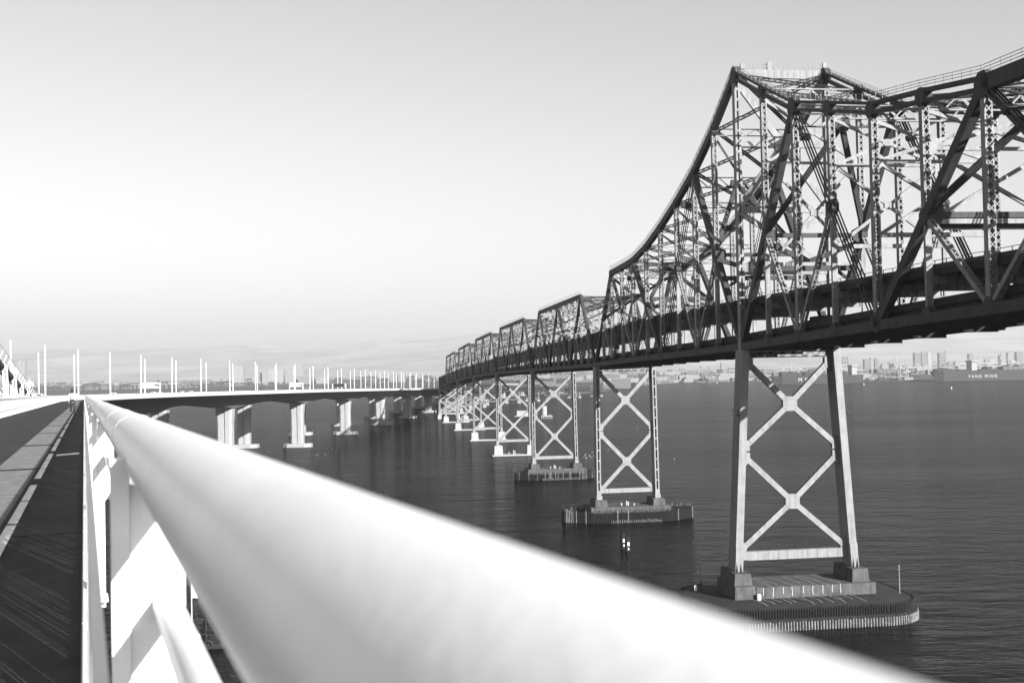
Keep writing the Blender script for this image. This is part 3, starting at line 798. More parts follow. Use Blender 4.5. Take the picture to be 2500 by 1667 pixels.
# ------------------------------------------------------------------ curved deck-truss spans beyond
PTS = [(-68.8, 1159), (-81, 1247), (-86, 1335), (-85, 1422), (-76, 1508), (-60, 1592), (-38, 1675), (-10, 1757), (22, 1837), (58, 1916), (98, 1994), (142, 2070)]
ZD = [48.8, 45.6, 42.3, 39, 36, 33, 30, 27, 24.5, 22, 19.5, 17]
DL = ['first deck span past the humped trusses, curving away to the left edge', 'second dark deck span seen end-on past the humped trusses', 'deck span at the bend of the far viaduct', 'deck span just past the bend of the far viaduct',
      'fifth deck span of the far curving viaduct', 'sixth deck span of the far curving viaduct', 'seventh deck span of the far curving viaduct', 'eighth deck span of the far curving viaduct, low over the water',
      'ninth deck span of the far curving viaduct near the shore', 'tenth deck span of the far viaduct near the shore', 'last deck span of the far viaduct meeting the land']
for i in range(len(PTS) - 1):
    a = V((*PTS[i], 0)); b = V((*PTS[i + 1], 0)); d = (b - a).normalized(); nrm = V((d.y, -d.x, 0)); L = (b - a).length
    root = thing('deck_truss', DL[i], 'bridge span', (a + b) / 2 + Z * ZD[i], 'deck spans of the far viaduct')
    zf = lambda q: ZD[i] + (ZD[i + 1] - ZD[i]) * q
    P = lambda q, t, dz: a + d * (L * q) + nrm * t + Z * (zf(q) + dz)
    dep = 11.0 if i < 6 else 9
    mb = MB(); mb.loft([[P(q, -0.6, 0), P(q, W + .6, 0), P(q, W + .6, -1.0), P(q, -.6, -1.0)] for q in (0, 1)])
    mb.loft([[P(q, 0, -dep + 2.6), P(q, W, -dep + 2.6), P(q, W, -dep + 2.0), P(q, 0, -dep + 2.0)] for q in (0, 1)])
    dk = mb.build('roadway_deck', STEELD, root)
    for t in (0.0, W):
        mb = MB()
        mb.beam(P(0, t, -1.6), P(1, t, -1.6), 0.8, 1.2, nrm); mb.beam(P(0, t, -dep + .6), P(1, t, -dep + .6), 0.8, 1.2, nrm)
        for k in range(8):
            q0, q1 = k / 8, (k + 1) / 8
            z0, z1 = (-1.8, -dep + .6) if k % 2 else (-dep + .6, -1.8)
            mb.beam(P(q0, t, z0), P(q1, t, z1), .6, .6, nrm); mb.beam(P(q1, t, -1.8), P(q1, t, -dep + .6), .5, .45, nrm)
        mb.build('side_truss', STEEL, root)
    s_ = b; FF = (b, nrm, d); ztp = zf(1) - dep
    root = thing('viaduct_pier', 'white cross-braced pier %s of the far curving viaduct' % ['just behind the farthest humped span', 'second behind the humped spans', 'at the outer bend', 'just past the bend', 'halfway along', 'sixth along', 'seventh along', 'eighth along', 'ninth along', 'tenth along', 'at the shore end'][i], 'bridge pier', b + nrm * 10, 'piers of the far viaduct')
    if ztp > 8:
        zb0 = 5.0 if ztp > 16 else 3.0
        ti = (zb0 + 1.2, (zb0 + 1.2 + ztp - .8) / 2, ztp - 0.8) if ztp > 22 else (zb0 + 1.2, ztp - 0.8)
        xbrace_tower(root, FF, ztp, zb0, 0.2, 1.3, 2.4, ti, 'bat', 1.0, zb0 + 1.0, False, 1.1)
    for x in (-.1, W + .1): mb = MB(); blockp(mb, FF, x - 2.2, x + 2.2, -2.6, 2.6, -2, 5.0 if ztp > 16 else 3.0, 0.5); mb.build('pedestal', CONCP, root)

# ------------------------------------------------------------------ new concrete bridge: reference line under the handrail
ST = 5.0; HN = []
def heading(s):
    h0, h1, h2_ = -20.67, 4.4, 11.5
    if s < 275: return h0
    if s < 665: return h0 + (h1 - h0) * (s - 275) / 390
    if s < 1600: return h1
    if s < 2000: return h1 + (h2_ - h1) * (s - 1600) / 400
    if s < 2600: return h2_ + 6 * (s - 2000) / 600
    return h2_ + 6
p = V((0.0, 0.0, 0)); RL = {0: p.copy()}
for i in range(0, 640):
    a = radians(heading(i * ST + ST / 2)); p = p + V((sin(a), cos(a), 0)) * ST; RL[i + 1] = p.copy()
for i in range(0, -20, -1):
    RL[i - 1] = RL[i] - V((sin(radians(-20.67)), cos(radians(-20.67)), 0)) * ST
DECK0 = 51.83
ZDK = [(-200, DECK0 + 200 * .0141), (0, DECK0), (860, DECK0 - 860 * .0141), (1370, 31.3), (1800, 24), (2200, 17), (2700, 9), (3200, 6)]
def zdk(s): return interp(ZDK, s)
def R(s, L, dz=0.0):
    i = int(math.floor(s / ST)); i = max(-20, min(639, i)); f = s / ST - i
    q = RL[i].lerp(RL[i + 1], f); a = radians(heading(s)); n = V((cos(a), -sin(a), 0))
    return q + n * L + Z * (zdk(s) + dz)
def RT(s): a = radians(heading(s)); return V((sin(a), cos(a), -0.0141))
def RN(s): a = radians(heading(s)); return V((cos(a), -sin(a), 0))
def ribbon(mb, s0, s1, prof, ds=10.0, closed=True):
    n = max(1, int(math.ceil((s1 - s0) / ds))); rings = []
    for i in range(n + 1):
        s = s0 + (s1 - s0) * i / n
        pr = prof(s) if callable(prof) else prof
        rings.append([R(s, L, z) for L, z in pr])
    mb.loft(rings, closed, closed)

PIERS = []            # arclengths of the piers
s = -60.0
def s_at_y(y):
    for i in range(0, 640):
        if RL[i + 1].y >= y: return i * ST + ST * (y - RL[i].y) / (RL[i + 1].y - RL[i].y)
    return 3200
for y in (330, 505, 664, 822, 976, 1132, 1290, 1446, 1606): PIERS.append(s_at_y(y))
while PIERS[-1] < 3000: PIERS.append(PIERS[-1] + (160 if PIERS[-1] < 2200 else 80))
def gdepth(s):
    k = min(abs(s - q) for q in PIERS); mx = 80.0 if s < 2250 else 40.0
    d = 5.2 + 3.2 * max(0, 1 - k / mx) ** 1.6 if s < 2250 else 4.0
    return d
EB, WB = -18.6, -58.0
br = {}
for nm, c, lab in (('eastbound', EB, 'pale concrete box-girder bridge carrying the path and nearest roadway, curving away on paired slab piers'),
                   ('westbound', WB, 'second concrete box-girder bridge running parallel behind the nearer one')):
    root = thing('concrete_bridge', lab, 'bridge', R(822, c, 0), 'twin concrete bridges')
    br[nm] = root
    mb = MB()
    def prof(s, c=c):
        d = gdepth(s)
        return [(c - 12.7, -0.12), (c + 12.7, -0.12), (c + 12.7, -0.5), (c + 8.2, -1.15), (c + 6.3, -d), (c - 6.3, -d), (c - 8.2, -1.15), (c - 12.7, -0.5)]
    ribbon(mb, -60, 3100, prof, 8)
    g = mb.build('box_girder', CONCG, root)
    mb = MB(); ribbon(mb, -60, 3100, [(c - 12.2, -0.118), (c + 12.2, -0.118), (c + 12.2, 0.0), (c - 12.2, 0.0)], 15); mb.build('roadway', ASPH, root)
    mb = MB()
    for x in (-7.4, -3.7, 0, 3.7, 7.4):
        s = -40
        while s < 1200:
            mb.beam(R(s, c + x, 0.012), R(s + 3.6, c + x, 0.012), 0.13, 0.008, RN(s)); s += 14.6
    for x in (-11, 11): ribbon(mb, -60, 1700, [(c + x - .08, 0.004), (c + x + .08, 0.004), (c + x + .08, 0.012), (c + x - .08, 0.012)], 15)
    mb.build('lane_marking', MARK, root)
    mb = MB()
    for x in (-12.45, 12.45): ribbon(mb, -60, 3100, [(c + x - .22, -0.12), (c + x + .22, -0.12), (c + x + .1, 0.85), (c + x - .1, 0.85)], 10)
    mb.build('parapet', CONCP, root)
    mb = MB()
    for x in (-12.45, 12.45): ribbon(mb, -60, 1900, [(c + x - .07, 1.05), (c + x + .07, 1.05), (c + x + .07, 1.17), (c + x - .07, 1.17)], 10)
    s = -40
    while s < 900:
        for x in (-12.45, 12.45): mb.box(R(s, c + x, 0.95), RT(s) * .07, RN(s) * .06, Z * .12)
        s += 3
    mb.build('parapet_rail', WHITE, root)
    for k, sp_ in enumerate(PIERS):
        if sp_ < 250: continue
        base = R(sp_, c, 0); T = RT(sp_); T = V((T.x, T.y, 0)).normalized(); N = RN(sp_); ztop = base.z - gdepth(sp_) + 0.05
        base = V((base.x, base.y, 0)); wd = 4.4 if sp_ < 2250 else 3.2; dp = 3.2 if sp_ < 2250 else 1.5
        mb = MB()
        # octagonal shaft with a recessed slot down the middle of each wide face, flared under the girder
        def ring(z, w_, d_):
            pr = [(-w_, -d_ * .7), (-w_ * .75, -d_), (-.75, -d_), (-.75, -d_ + .8), (.75, -d_ + .8), (.75, -d_), (w_ * .75, -d_), (w_, -d_ * .7)]
            pr += [(-x, -y) for x, y in pr]
            return [base + N * x + T * y + Z * z for x, y in pr]
        mb.loft([ring(1, wd, dp), ring(max(2, ztop - 9), wd, dp), ring(ztop, wd * 1.18, dp * 1.1)])
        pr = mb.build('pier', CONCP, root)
        mb = MB(); R1, R2 = (10.2, 6.2) if sp_ < 2250 else (6, 4)
        pp = [(-R1, -R2 * .45), (-R1 * .62, -R2), (R1 * .62, -R2), (R1, -R2 * .45), (R1, R2 * .45), (R1 * .62, R2), (-R1 * .62, R2), (-R1, R2 * .45)]
        mb.loft([[base + N * x + T * y + Z * z for x, y in pp] for z in (0.5, 2.6)])
        mb.loft([[base + N * x * 1.03 + T * y * 1.03 + Z * z for x, y in pp] for z in (-1.5, 0.5)])
        mb.build('pile_cap', CONCP, pr, bevel=0.1)

# ---- path, part of the nearer bridge
root = br['eastbound']
mb = MB(); ribbon(mb, -15, 1700, [(-5.35, -0.55), (-5.35, -0.02), (0.024, -0.02), (0.024, -0.55)], 8); mb.build('path_slab', WHITE, root)
path = MB(); ribbon(path, -15, 1700, [(-5.30, -0.018), (-5.30, 0.0), (0.02, 0.0), (0.02, -0.018)], 8)
pathm = struct(path.build('footpath', PATHM))
mb = MB(); ribbon(mb, -15, 1700, [(-5.28, 0.0005), (-5.28, 0.005), (-1.62, 0.005), (-1.62, 0.0005)], 8); struct(mb.build('footpath_asphalt_lane', ASPH))
mb = MB(); ribbon(mb, -15, 1700, [(-0.86, 0.0005), (-0.86, 0.005), (-0.01, 0.005), (-0.01, 0.0005)], 8); struct(mb.build('footpath_rail_shade', ASPH))  # railing's shadow zone deepened by a darker surface colour on this edge
mb = MB(); s = 1.3
while s < 420:
    mb.loft([[R(q, -5.2, 0.0055), R(q, -0.02, 0.0055), R(q, -0.02, 0.009), R(q, -5.2, 0.009)] for q in (s, s + (0.62 if int(s / 11.1) % 2 else 0.36))]) if s > 0 else None
    s += 11.1
struct(mb.build('footpath_joint', SEAM))
mb = MB(); s = 0.6; k = 0
while s < 260:
    L_ = 2.75
    mb.loft([[R(q, -0.80, 0.0095), R(q, -0.70, 0.0095), R(q, -0.70, 0.013), R(q, -0.80, 0.013)] for q in (s, s + L_)])
    k += 1; s += L_ + (0.18 if k % 3 else 1.5)
mb.loft([[R(28.3 + q * .5, -0.62 + q * .48, 0.0095), R(28.3 + q * .5, -0.62 + q * .48 + .02, 0.0095), R(28.9 + q * .5, -0.62 + q * .48 + .02, 0.013), R(28.9 + q * .5, -0.62 + q * .48, 0.013)] for q in (0, 1)])
struct(mb.build('footpath_markings', MARK))

# ---- handrail the camera looks along
rail = thing('walkway_railing', 'white tubular handrail with pickets in the close right foreground, out of focus', 'railing', R(0, 0, 0))
RA_L, RA_Z = 0.1433, CAMH - DECK0 - 0.1308      # axis of the top tube relative to the deck edge
RR = 0.0686
mb = MB()
pts = [R(s, RA_L, RA_Z) for s in [-14 + i * 2 for i in range(45)] + [76 + i * 8 for i in range(203)]]
mb.tube(pts, RR, 40); mb.build('top_rail', RAILW, rail, smooth=True)
mb = MB()
for s in (3.55, 4.85, 9.2):       # weld collars
    mb = MB(); mb.tube([R(s - .03, RA_L, RA_Z), R(s - .02, RA_L, RA_Z), R(s + .02, RA_L, RA_Z), R(s + .03, RA_L, RA_Z)], [RR, RR + .0012, RR + .0012, RR], 40); mb.build('rail_collar', RAILW, rail, smooth=True)
mb = MB()
pts = [R(s, 0.152, CAMH - DECK0 - 0.422) for s in [-14 + i * 2 for i in range(45)] + [76 + i * 8 for i in range(60)]]
mb.tube(pts, 0.0287, 20); mb.build('lower_rail', RAILW, rail, smooth=True)
post_s = [2.40 + 5.9 * i for i in range(-2, 260)]
def post(mb, s):
    T = RT(s); N = RN(s); h = RA_Z
    P_ = lambda L, z: R(s, L, z)
    prof = [(0.083, -0.05), (0.083, h - 0.05), (RA_L - .03, h - RR * .85), (RA_L + .03, h - RR * .85), (0.187, h - 0.13), (0.187, h - 0.50), (0.125, h - 0.60), (0.125, -0.05)]
    mb.prism([P_(L, z) for L, z in prof], T * 0.022)
    mb.box(P_(0.064, h / 2 - 0.01), T * 0.035, N * 0.0175, Z * (h / 2 + 0.012))
    mb.box(P_(0.06, 0.012), T * 0.11, N * 0.08, Z * 0.012)
for i, s in enumerate(post_s[:100]):
    mb = MB(); post(mb, s); mb.build('post', RAILW, rail)
mb = MB()
for s in post_s[100:]: post(mb, s)
o = mb.build('post_row', RAILW, rail); o['kind'] = 'stuff'
mb = MB()
for z in (RA_Z - 0.16, 0.125):
    ribbon(mb, -14, 1600, [(0.005, z - .012), (0.020, z - .012), (0.020, z + .012), (0.005, z + .012)], 4)
s = -8.0; rp = random.Random(9)
while s < 420:
    N = RN(s); T = RT(s); c = R(s, 0.0125, (RA_Z - 0.035) / 2)
    mb.box(c, T * 0.009, N * 0.0065, Z * ((RA_Z - 0.285) / 2)); s += 0.064 + rp.choice((0, 0, 0, 0, 0, 0, 0, 0, .018, .032))
while s < 1500:
    N = RN(s); T = RT(s); c = R(s, 0.0125, (RA_Z - 0.035) / 2)
    mb.box(c, T * 0.13, N * 0.012, Z * ((RA_Z - 0.285) / 2)); s += 0.42
mb.build('picket_infill', RAILW, rail)
mb = MB(); s = -12.0
while s < 420:
    ds = 1.56 if s < 150 else 6.2
    mb.loft([[R(q, -0.030, 0.0), R(q, 0.006, 0.0), R(q, 0.004, 0.062), R(q, -0.022, 0.062)] for q in (s, s + ds)]); s += ds + 0.04
mb.build('kick_kerb', WHITE, rail)

# ---- white steel barrier between path and traffic
bar = thing('traffic_barrier', 'long white steel barrier between the path and the traffic lanes', 'barrier', R(0, -5.25, 0))
mb = MB(); ribbon(mb, -10, 900, [(-5.42, 0.10), (-5.30, 0.10), (-5.24, 0.45), (-5.30, 1.02), (-5.42, 1.02)], 6); mb.build('panel', BARW, bar)
mb = MB(); s = 12; nf = 0
while s < 420:
    m_ = MB() if nf < 100 else mb
    m_.box(R(s, -5.33, 0.05), RT(s) * .22, RN(s) * .12, Z * .055)
    m_.prism([R(s, -5.30, 0.0), R(s, -5.16, 0.0), R(s, -5.27, 0.35)], RT(s) * 0.03); s += 1.1
    if nf < 100: m_.build('foot', WHITE, bar)
    nf += 1
o = mb.build('foot_row', WHITE, bar); o['kind'] = 'stuff'
mb = MB(); s = -8
while s < 420:
    mb.prism([R(s, -5.40, 1.0), R(s, -5.28, 1.0), R(s, -5.18, 1.22), R(s, -5.24, 1.30), R(s, -5.40, 1.26)], RT(s) * 0.10); s += 3.0
mb.build('rail_bracket', WHITE, bar)
mb = MB(); ribbon(mb, -10, 900, [(-5.36, 1.26), (-5.16, 1.26), (-5.16, 1.40), (-5.36, 1.40)], 6); mb.build('cap_rail', BARW, bar)

# ---- suspension cable end with hangers, left
def hanging_cable(L, sa, za, sb, zb2, label):
    r = thing('suspension_cable', label, 'cable', R(sb, L, 0), 'suspension cables at the left edge')
    P_ = lambda f: R(sa + (sb - sa) * f, L, 0) * V((1, 1, 0)).length if False else V((*(R(sa + (sb - sa) * f, L, 0).xy), za + (zb2 - za) * f + 1.2 * (f * f - f)))
    fs = [i / 30 for i in range(31)]
    mb = MB(); mb.tube([P_(f) for f in fs], 0.39, 14); mb.build('main_cable', CONC, r, smooth=True)
    mb = MB()
    for dx in (-.45, .45): mb.tube([P_(f) + RN(sb) * dx + Z * 1.15 for f in fs], 0.03, 6)
    for f in fs[::1]:
        for dx in (-.45, .45): mb.beam(P_(f), P_(f) + RN(sb) * dx + Z * 1.15, .05, .05, RT(sb))
    mb.build('hand_rope', WHITE, r)
    step = 13.0; s = sa + 6
    while s < sb - 3:
        f = (s - sa) / (sb - sa); c = P_(f); d = (P_(f + .01) - P_(f - .01)).normalized()
        mb = MB(); mb.tube([c - d * .5, c + d * .5], 0.45, 14); b_ = mb.build('cable_band', WHITE, r, smooth=True)
        foot = R(s + 1.5, L + 1.0, -0.4); 
        if c.z - foot.z > 0.8:
            mb = MB()
            for e in (-.45, .45):
                for x in (-.12, .12): mb.tube([c + d * e + RN(s) * (.35 + x), R(s + e * 2.2, L + .5 + x, -0.5)], 0.062, 8)
            mb.tube([R(s - 1, L + .5, 0.5), R(s + 1, L + .5, 0.5)], .1, 8)
            mb.build('suspender', WHITE, b_)
        s += step
    return r
hanging_cable(-6.35, 30, 59.3, 166, 50.2, 'thick pale suspension cable sloping down to the deck at the left edge, nearest the path')
hanging_cable(-8.4, 30, 58.6, 150, 50.0, 'second suspension cable, just behind and below the first at the left edge')
# lamps on thin masts by the cable
for i, (s, L, h) in enumerate(((70.0, -5.9, 5.6), (92, -7.4, 5.6), (113.0, -7.6, 4.3), (140, -7.4, 3.9), (150, -6.2, 2.6))):
    r = thing('lamp_mast', ['short white mast with a floodlight head at the extreme left edge', 'thin white lamp mast rising behind the suspension cable', 'thin white lamp mast between cable and striped tower', 'short white lamp mast just left of the cable foot', 'small white mast with a box at the cable foot'][i], 'lamp', R(s, L, 0), 'thin masts by the suspension cable')
    mb = MB(); b0 = R(s, L, 0.2); mb.tube([b0, b0 + Z * h], [.11, .07], 8); mb.build('pole', WHITE, r)
    mb = MB(); c = b0 + Z * h; mb.prism([c + RN(s) * x + Z * y for x, y in ((-.5, .0), (.55, -.15), (.4, .35), (-.2, .45))], RT(s) * .4); mb.tube([c, c + Z * .7], .05, 6); mb.build('lamp_head', WHITE, r)

# ---- tall lighting masts along the bridge
def mast(x, y, z, h, label, grp, first=[None]):
    if first[0] is None:
        r = thing('light_mast', label, 'street lamp', (x, y, z), grp)
        mb = MB(); mb.tube([V((x, y, z)), V((x, y, z + h))], [0.30, 0.24], 8); mb.tube([V((x, y, z + h)), V((x, y, z + h + .4))], [0.24, 0.1], 8); mb.build('pole', WHITE, r)
        mb = MB()
        for k in range(9):
            zz = z + h - 1.6 - k * 0.85; mb.box((x + .52, y - .1, zz), V((.24, 0, 0)), V((0, .22, 0)), V((0, 0, .13)))
        mb.build('lamp_array', CONCP, r)
        first[0] = r; return r
    return copy_tree(first[0], (x, y, z), label=label)
def s_at_px(px, L, s0=250, s1=2400):
    """arclength where the line at offset L from the handrail crosses a given bearing"""
    s = s0
    while s < s1:
        q = R(s, L, 0) - V((0, 0, CAMH)); x = 1250 + 2774.2 * q.dot(r2) / q.dot(fw)
        if x >= px: return s
        s += 1.0
    return None
ROWA = [27, 110, 191, 268, 344, 419, 491, 561, 624, 675, 721, 765, 801, 834, 865, 892, 917, 939, 961, 980, 1003, 1017, 1033, 1047, 1060]
ROWB = [94, 182, 353, 429, 503, 568, 628, 672, 718, 757, 793, 825, 856, 881, 906, 928, 948, 968, 986, 1000, 1014, 1031]
names_a = ['tall white light mast behind the suspension cable at the far left', 'tall white light mast just right of the suspension cable', 'tall white light mast directly behind the walker', 'lone tall white light mast right of the walker', 'tall light mast at the left end of the white sign gantry']
for i, px in enumerate(ROWA):
    s = s_at_px(px, -38)
    if s is None: break
    q = R(s, -38, -0.6)
    mast(q.x, q.y, q.z, 21.4, names_a[i] if i < len(names_a) else 'white light mast, number %d of the front row from the left' % (i + 1), 'light masts of the front row')
for i, px in enumerate(ROWB):
    s = s_at_px(px, -70.5)
    if s is None: break
    q = R(s, -70.5, 0.0)
    o = mast(q.x, q.y, q.z, 20.6, 'white light mast of the rear row, number %d from the left' % (i + 1), 'x'); o['group'] = 'light masts of the rear row'

# ---- sign gantries
def gantry(s, L, wd, hgt, dark, label, poles=2):
    r = thing('sign_gantry', label, 'road sign', R(s, L, 0), 'sign gantries over the roadway')
    mb = MB()
    for x in (0, wd): mb.tube([R(s, L - x, 0), R(s, L - x, hgt)], .25, 8)
    mb.beam(R(s, L, hgt - .6), R(s, L - wd, hgt - .6), .4, .4, RT(s)); mb.beam(R(s, L, hgt - 2.4), R(s, L - wd, hgt - 2.4), .4, .4, RT(s)); mb.build('gantry_frame', WHITE, r)
    mb = MB(); a = R(s - .5, L - wd * .12, hgt - 1.4); b = R(s - .5, L - wd * .9, hgt - 1.4); mb.beam(a, b, .2, 2.6, V((RT(s).x, RT(s).y, 0)))
    pn = mb.build('sign_board', BLACKM if dark else WHITE, r)
    if not dark:
        mb = MB()
        for x in (.16, .24): c = R(s - .64, L - wd * x, hgt - 1.3); mb.box(c, RN(s) * .35, RT(s) * .02, Z * .5)
        mb.build('sign_panel', CONC, pn)
gantry(s_at_px(390, -6.2), -6.2, 8.6, 6.3, False, 'white sign gantry over the lanes at the left, beside a tall mast')
gantry(s_at_px(739, -6.2), -6.2, 9.5, 6.3, False, 'white sign gantry in the middle of the bridge, by the twin office towers')
gantry(s_at_px(844, -6.2), -6.2, 11, 6.0, True, 'dark message board gantry farther along the bridge')

# ---- vehicles on the roadways
def make_car(m, label, van=False):
    r = thing('car', label, 'car', (0, 0, 0), 'cars on the roadways')
    H_ = 1.45 if not van else 1.95; mb = MB()
    prof = [(-2.2, .35), (2.2, .35), (2.25, .75), (1.35, .95), (.7, H_ - .03), (-1.1, H_), (-1.9, 1.0 if not van else H_ - .1), (-2.25, .85)]
    def ring(x, k): return [V((x, y, z if z < .9 else .9 + (z - .9) * k)) for y, z in prof]
    mb.loft([ring(-.85, .93), ring(-.8, 1), ring(.8, 1), ring(.85, .93)]); mb.build('body', m, r)
    mb = MB()
    for sx in (-1, 1):
        mb.prism([V((sx * .86, y, z)) for y, z in ((1.1, 1.0), (.65, H_ - .1), (-1.05, H_ - .1), (-1.65, 1.0))], V((.02, 0, 0)))
    mb.prism([V((x, -1.55 if not van else -1.96, z)) for x, z in ((-.7, 1.0), (.7, 1.0), (.6, H_ - .15), (-.6, H_ - .15))], V((0, .35, 0)))
    mb.build('window', GLASS, r)
    for sx in (-1, 1):
        for y in (-1.4, 1.4):
            mb = MB(); mb.tube([V((sx * .7, y, .33)), V((sx * .88, y, .33))], .33, 12); mb.build('wheel', BLACKM, r)
    return r
protos = [make_car(CARM[0], 'x'), make_car(CARM[1], 'x'), make_car(CARM[2], 'x', True), make_car(CARM[3], 'x')]
used = [False] * 4
KN = ['dark', 'silver', 'white boxy', 'grey']
rr = random.Random(11); spots = []
s = 95
while s < 620:
    for L in (-9.5, -13.2, -16.9, -50, -54, -58):
        if rr.random() < 0.6: spots.append((s + rr.uniform(-5, 5), L))
    s += 17
def behind(s): return 'left of the walker' if s < 215 else 'near the walker\'s head' if s < 300 else 'right of the walker' if s < 400 else 'below the left sign gantry' if s < 500 else 'far along the curve'
for n, (s, L) in enumerate(spots):
    k = rr.choice((0, 0, 1, 2, 3, 3)); o = protos[k] if not used[k] else copy_tree(protos[k], (0, 0, 0)); used[k] = True
    q = R(s, L, 0.0); o.location = q; o.rotation_euler = (0, 0, -radians(heading(s)))
    o['label'] = '%s car on the %s roadway %s' % (KN[k], 'near' if L > -30 else 'far', behind(s)); o['group'] = '%s cars on the %s roadway %s' % (KN[k], 'near' if L > -30 else 'far', behind(s))
def truck(q, rz, label, m, cabm):
    r = thing('truck', label, 'truck', q); r.rotation_euler = (0, 0, rz)
    org = V(q)
    def P_(mb): mb.v = [(a + org.x, b + org.y, c + org.z) for a, b, c in mb.v]; return mb
    mb = MB(); mb.abox(-1.25, 1.25, -4.5, 2.2, 1.2, 3.7); mb.abox(-1.1, 1.1, -4.4, 4.4, .7, 1.15); P_(mb).build('cargo_box', m, r, bevel=.05)
    mb = MB(); mb.loft([[V((x, 2.4, .6)), V((x, 4.6, .6)), V((x, 4.5, 1.8)), V((x, 3.9, 3.0)), V((x, 2.4, 3.0))] for x in (-1.2, 1.2)]); cb = P_(mb).build('cab', cabm, r)
    mb = MB(); mb.prism([V((x, y, z)) for x, y, z in ((-1, 4.5, 1.9), (1, 4.5, 1.9), (.95, 4.05, 2.8), (-.95, 4.05, 2.8))], V((0, .04, .02))); P_(mb).build('windscreen', GLASS, cb)
    for y in (-3.6, -2.4, 3.4):
        for x in (-1, 1):
            mb = MB(); mb.tube([V((x * .85, y, .5)), V((x * 1.2, y, .5))], .5, 12); P_(mb).build('wheel', BLACKM, r)
truck(R(840, -9.5, 0), -radians(heading(840)), 'box truck with a dark side on the far curve of the near roadway', CARM[3], WHITE)
truck(R(1060, -9.5, 0), -radians(heading(1060)), 'small box truck beyond the middle sign gantry', CARM[3], WHITE)
truck(B(-8, 14, zb(-8) + 2.72), TH * -1 + 0, 'black truck on the lower deck of the old bridge, right of the tower post', BLACKM, BLACKM)

# ------------------------------------------------------------------ people
def skin_figure(name, joints, edges, root_i, m, parent, sub=1):
    me = bpy.data.meshes.new(name); org = worg(parent)
    me.from_pydata([tuple(V(j[0])) for j in joints], edges, [])
    o = bpy.data.objects.new(name, me); COL.objects.link(o); o.parent = parent
    sk = o.modifiers.new('skin', 'SKIN')
    sv = me.skin_vertices[0].data if me.skin_vertices else None
    if sv is None:
        return o
    for i, j in enumerate(joints):
        sv[i].radius = (j[1], j[1] if len(j) < 3 else j[2]); sv[i].use_root = (i == root_i)
    ss = o.modifiers.new('sub', 'SUBSURF'); ss.levels = sub; ss.render_levels = sub + 1
    me.materials.append(m)
    return o
def ensure_skin(me):
    if not me.skin_vertices:
        import bmesh
        bm = bmesh.new(); bm.from_mesh(me); bm.verts.layers.skin.verify(); bm.to_mesh(me); bm.free()
def figure(name, joints, edges, root_i, m, parent, sub=1):
    me = bpy.data.meshes.new(name); me.from_pydata([tuple(j[0]) for j in joints], edges, [])
    ensure_skin(me)
    o = bpy.data.objects.new(name, me); COL.objects.link(o); o.parent = parent
    o.modifiers.new('skin', 'SKIN')
    for i, j in enumerate(joints):
        d = me.skin_vertices[0].data[i]; d.radius = (j[1], j[2] if len(j) > 2 else j[1]); d.use_root = (i == root_i)
    ss = o.modifiers.new('sub', 'SUBSURF'); ss.levels = sub; ss.render_levels = sub
    me.materials.append(m)
    return o
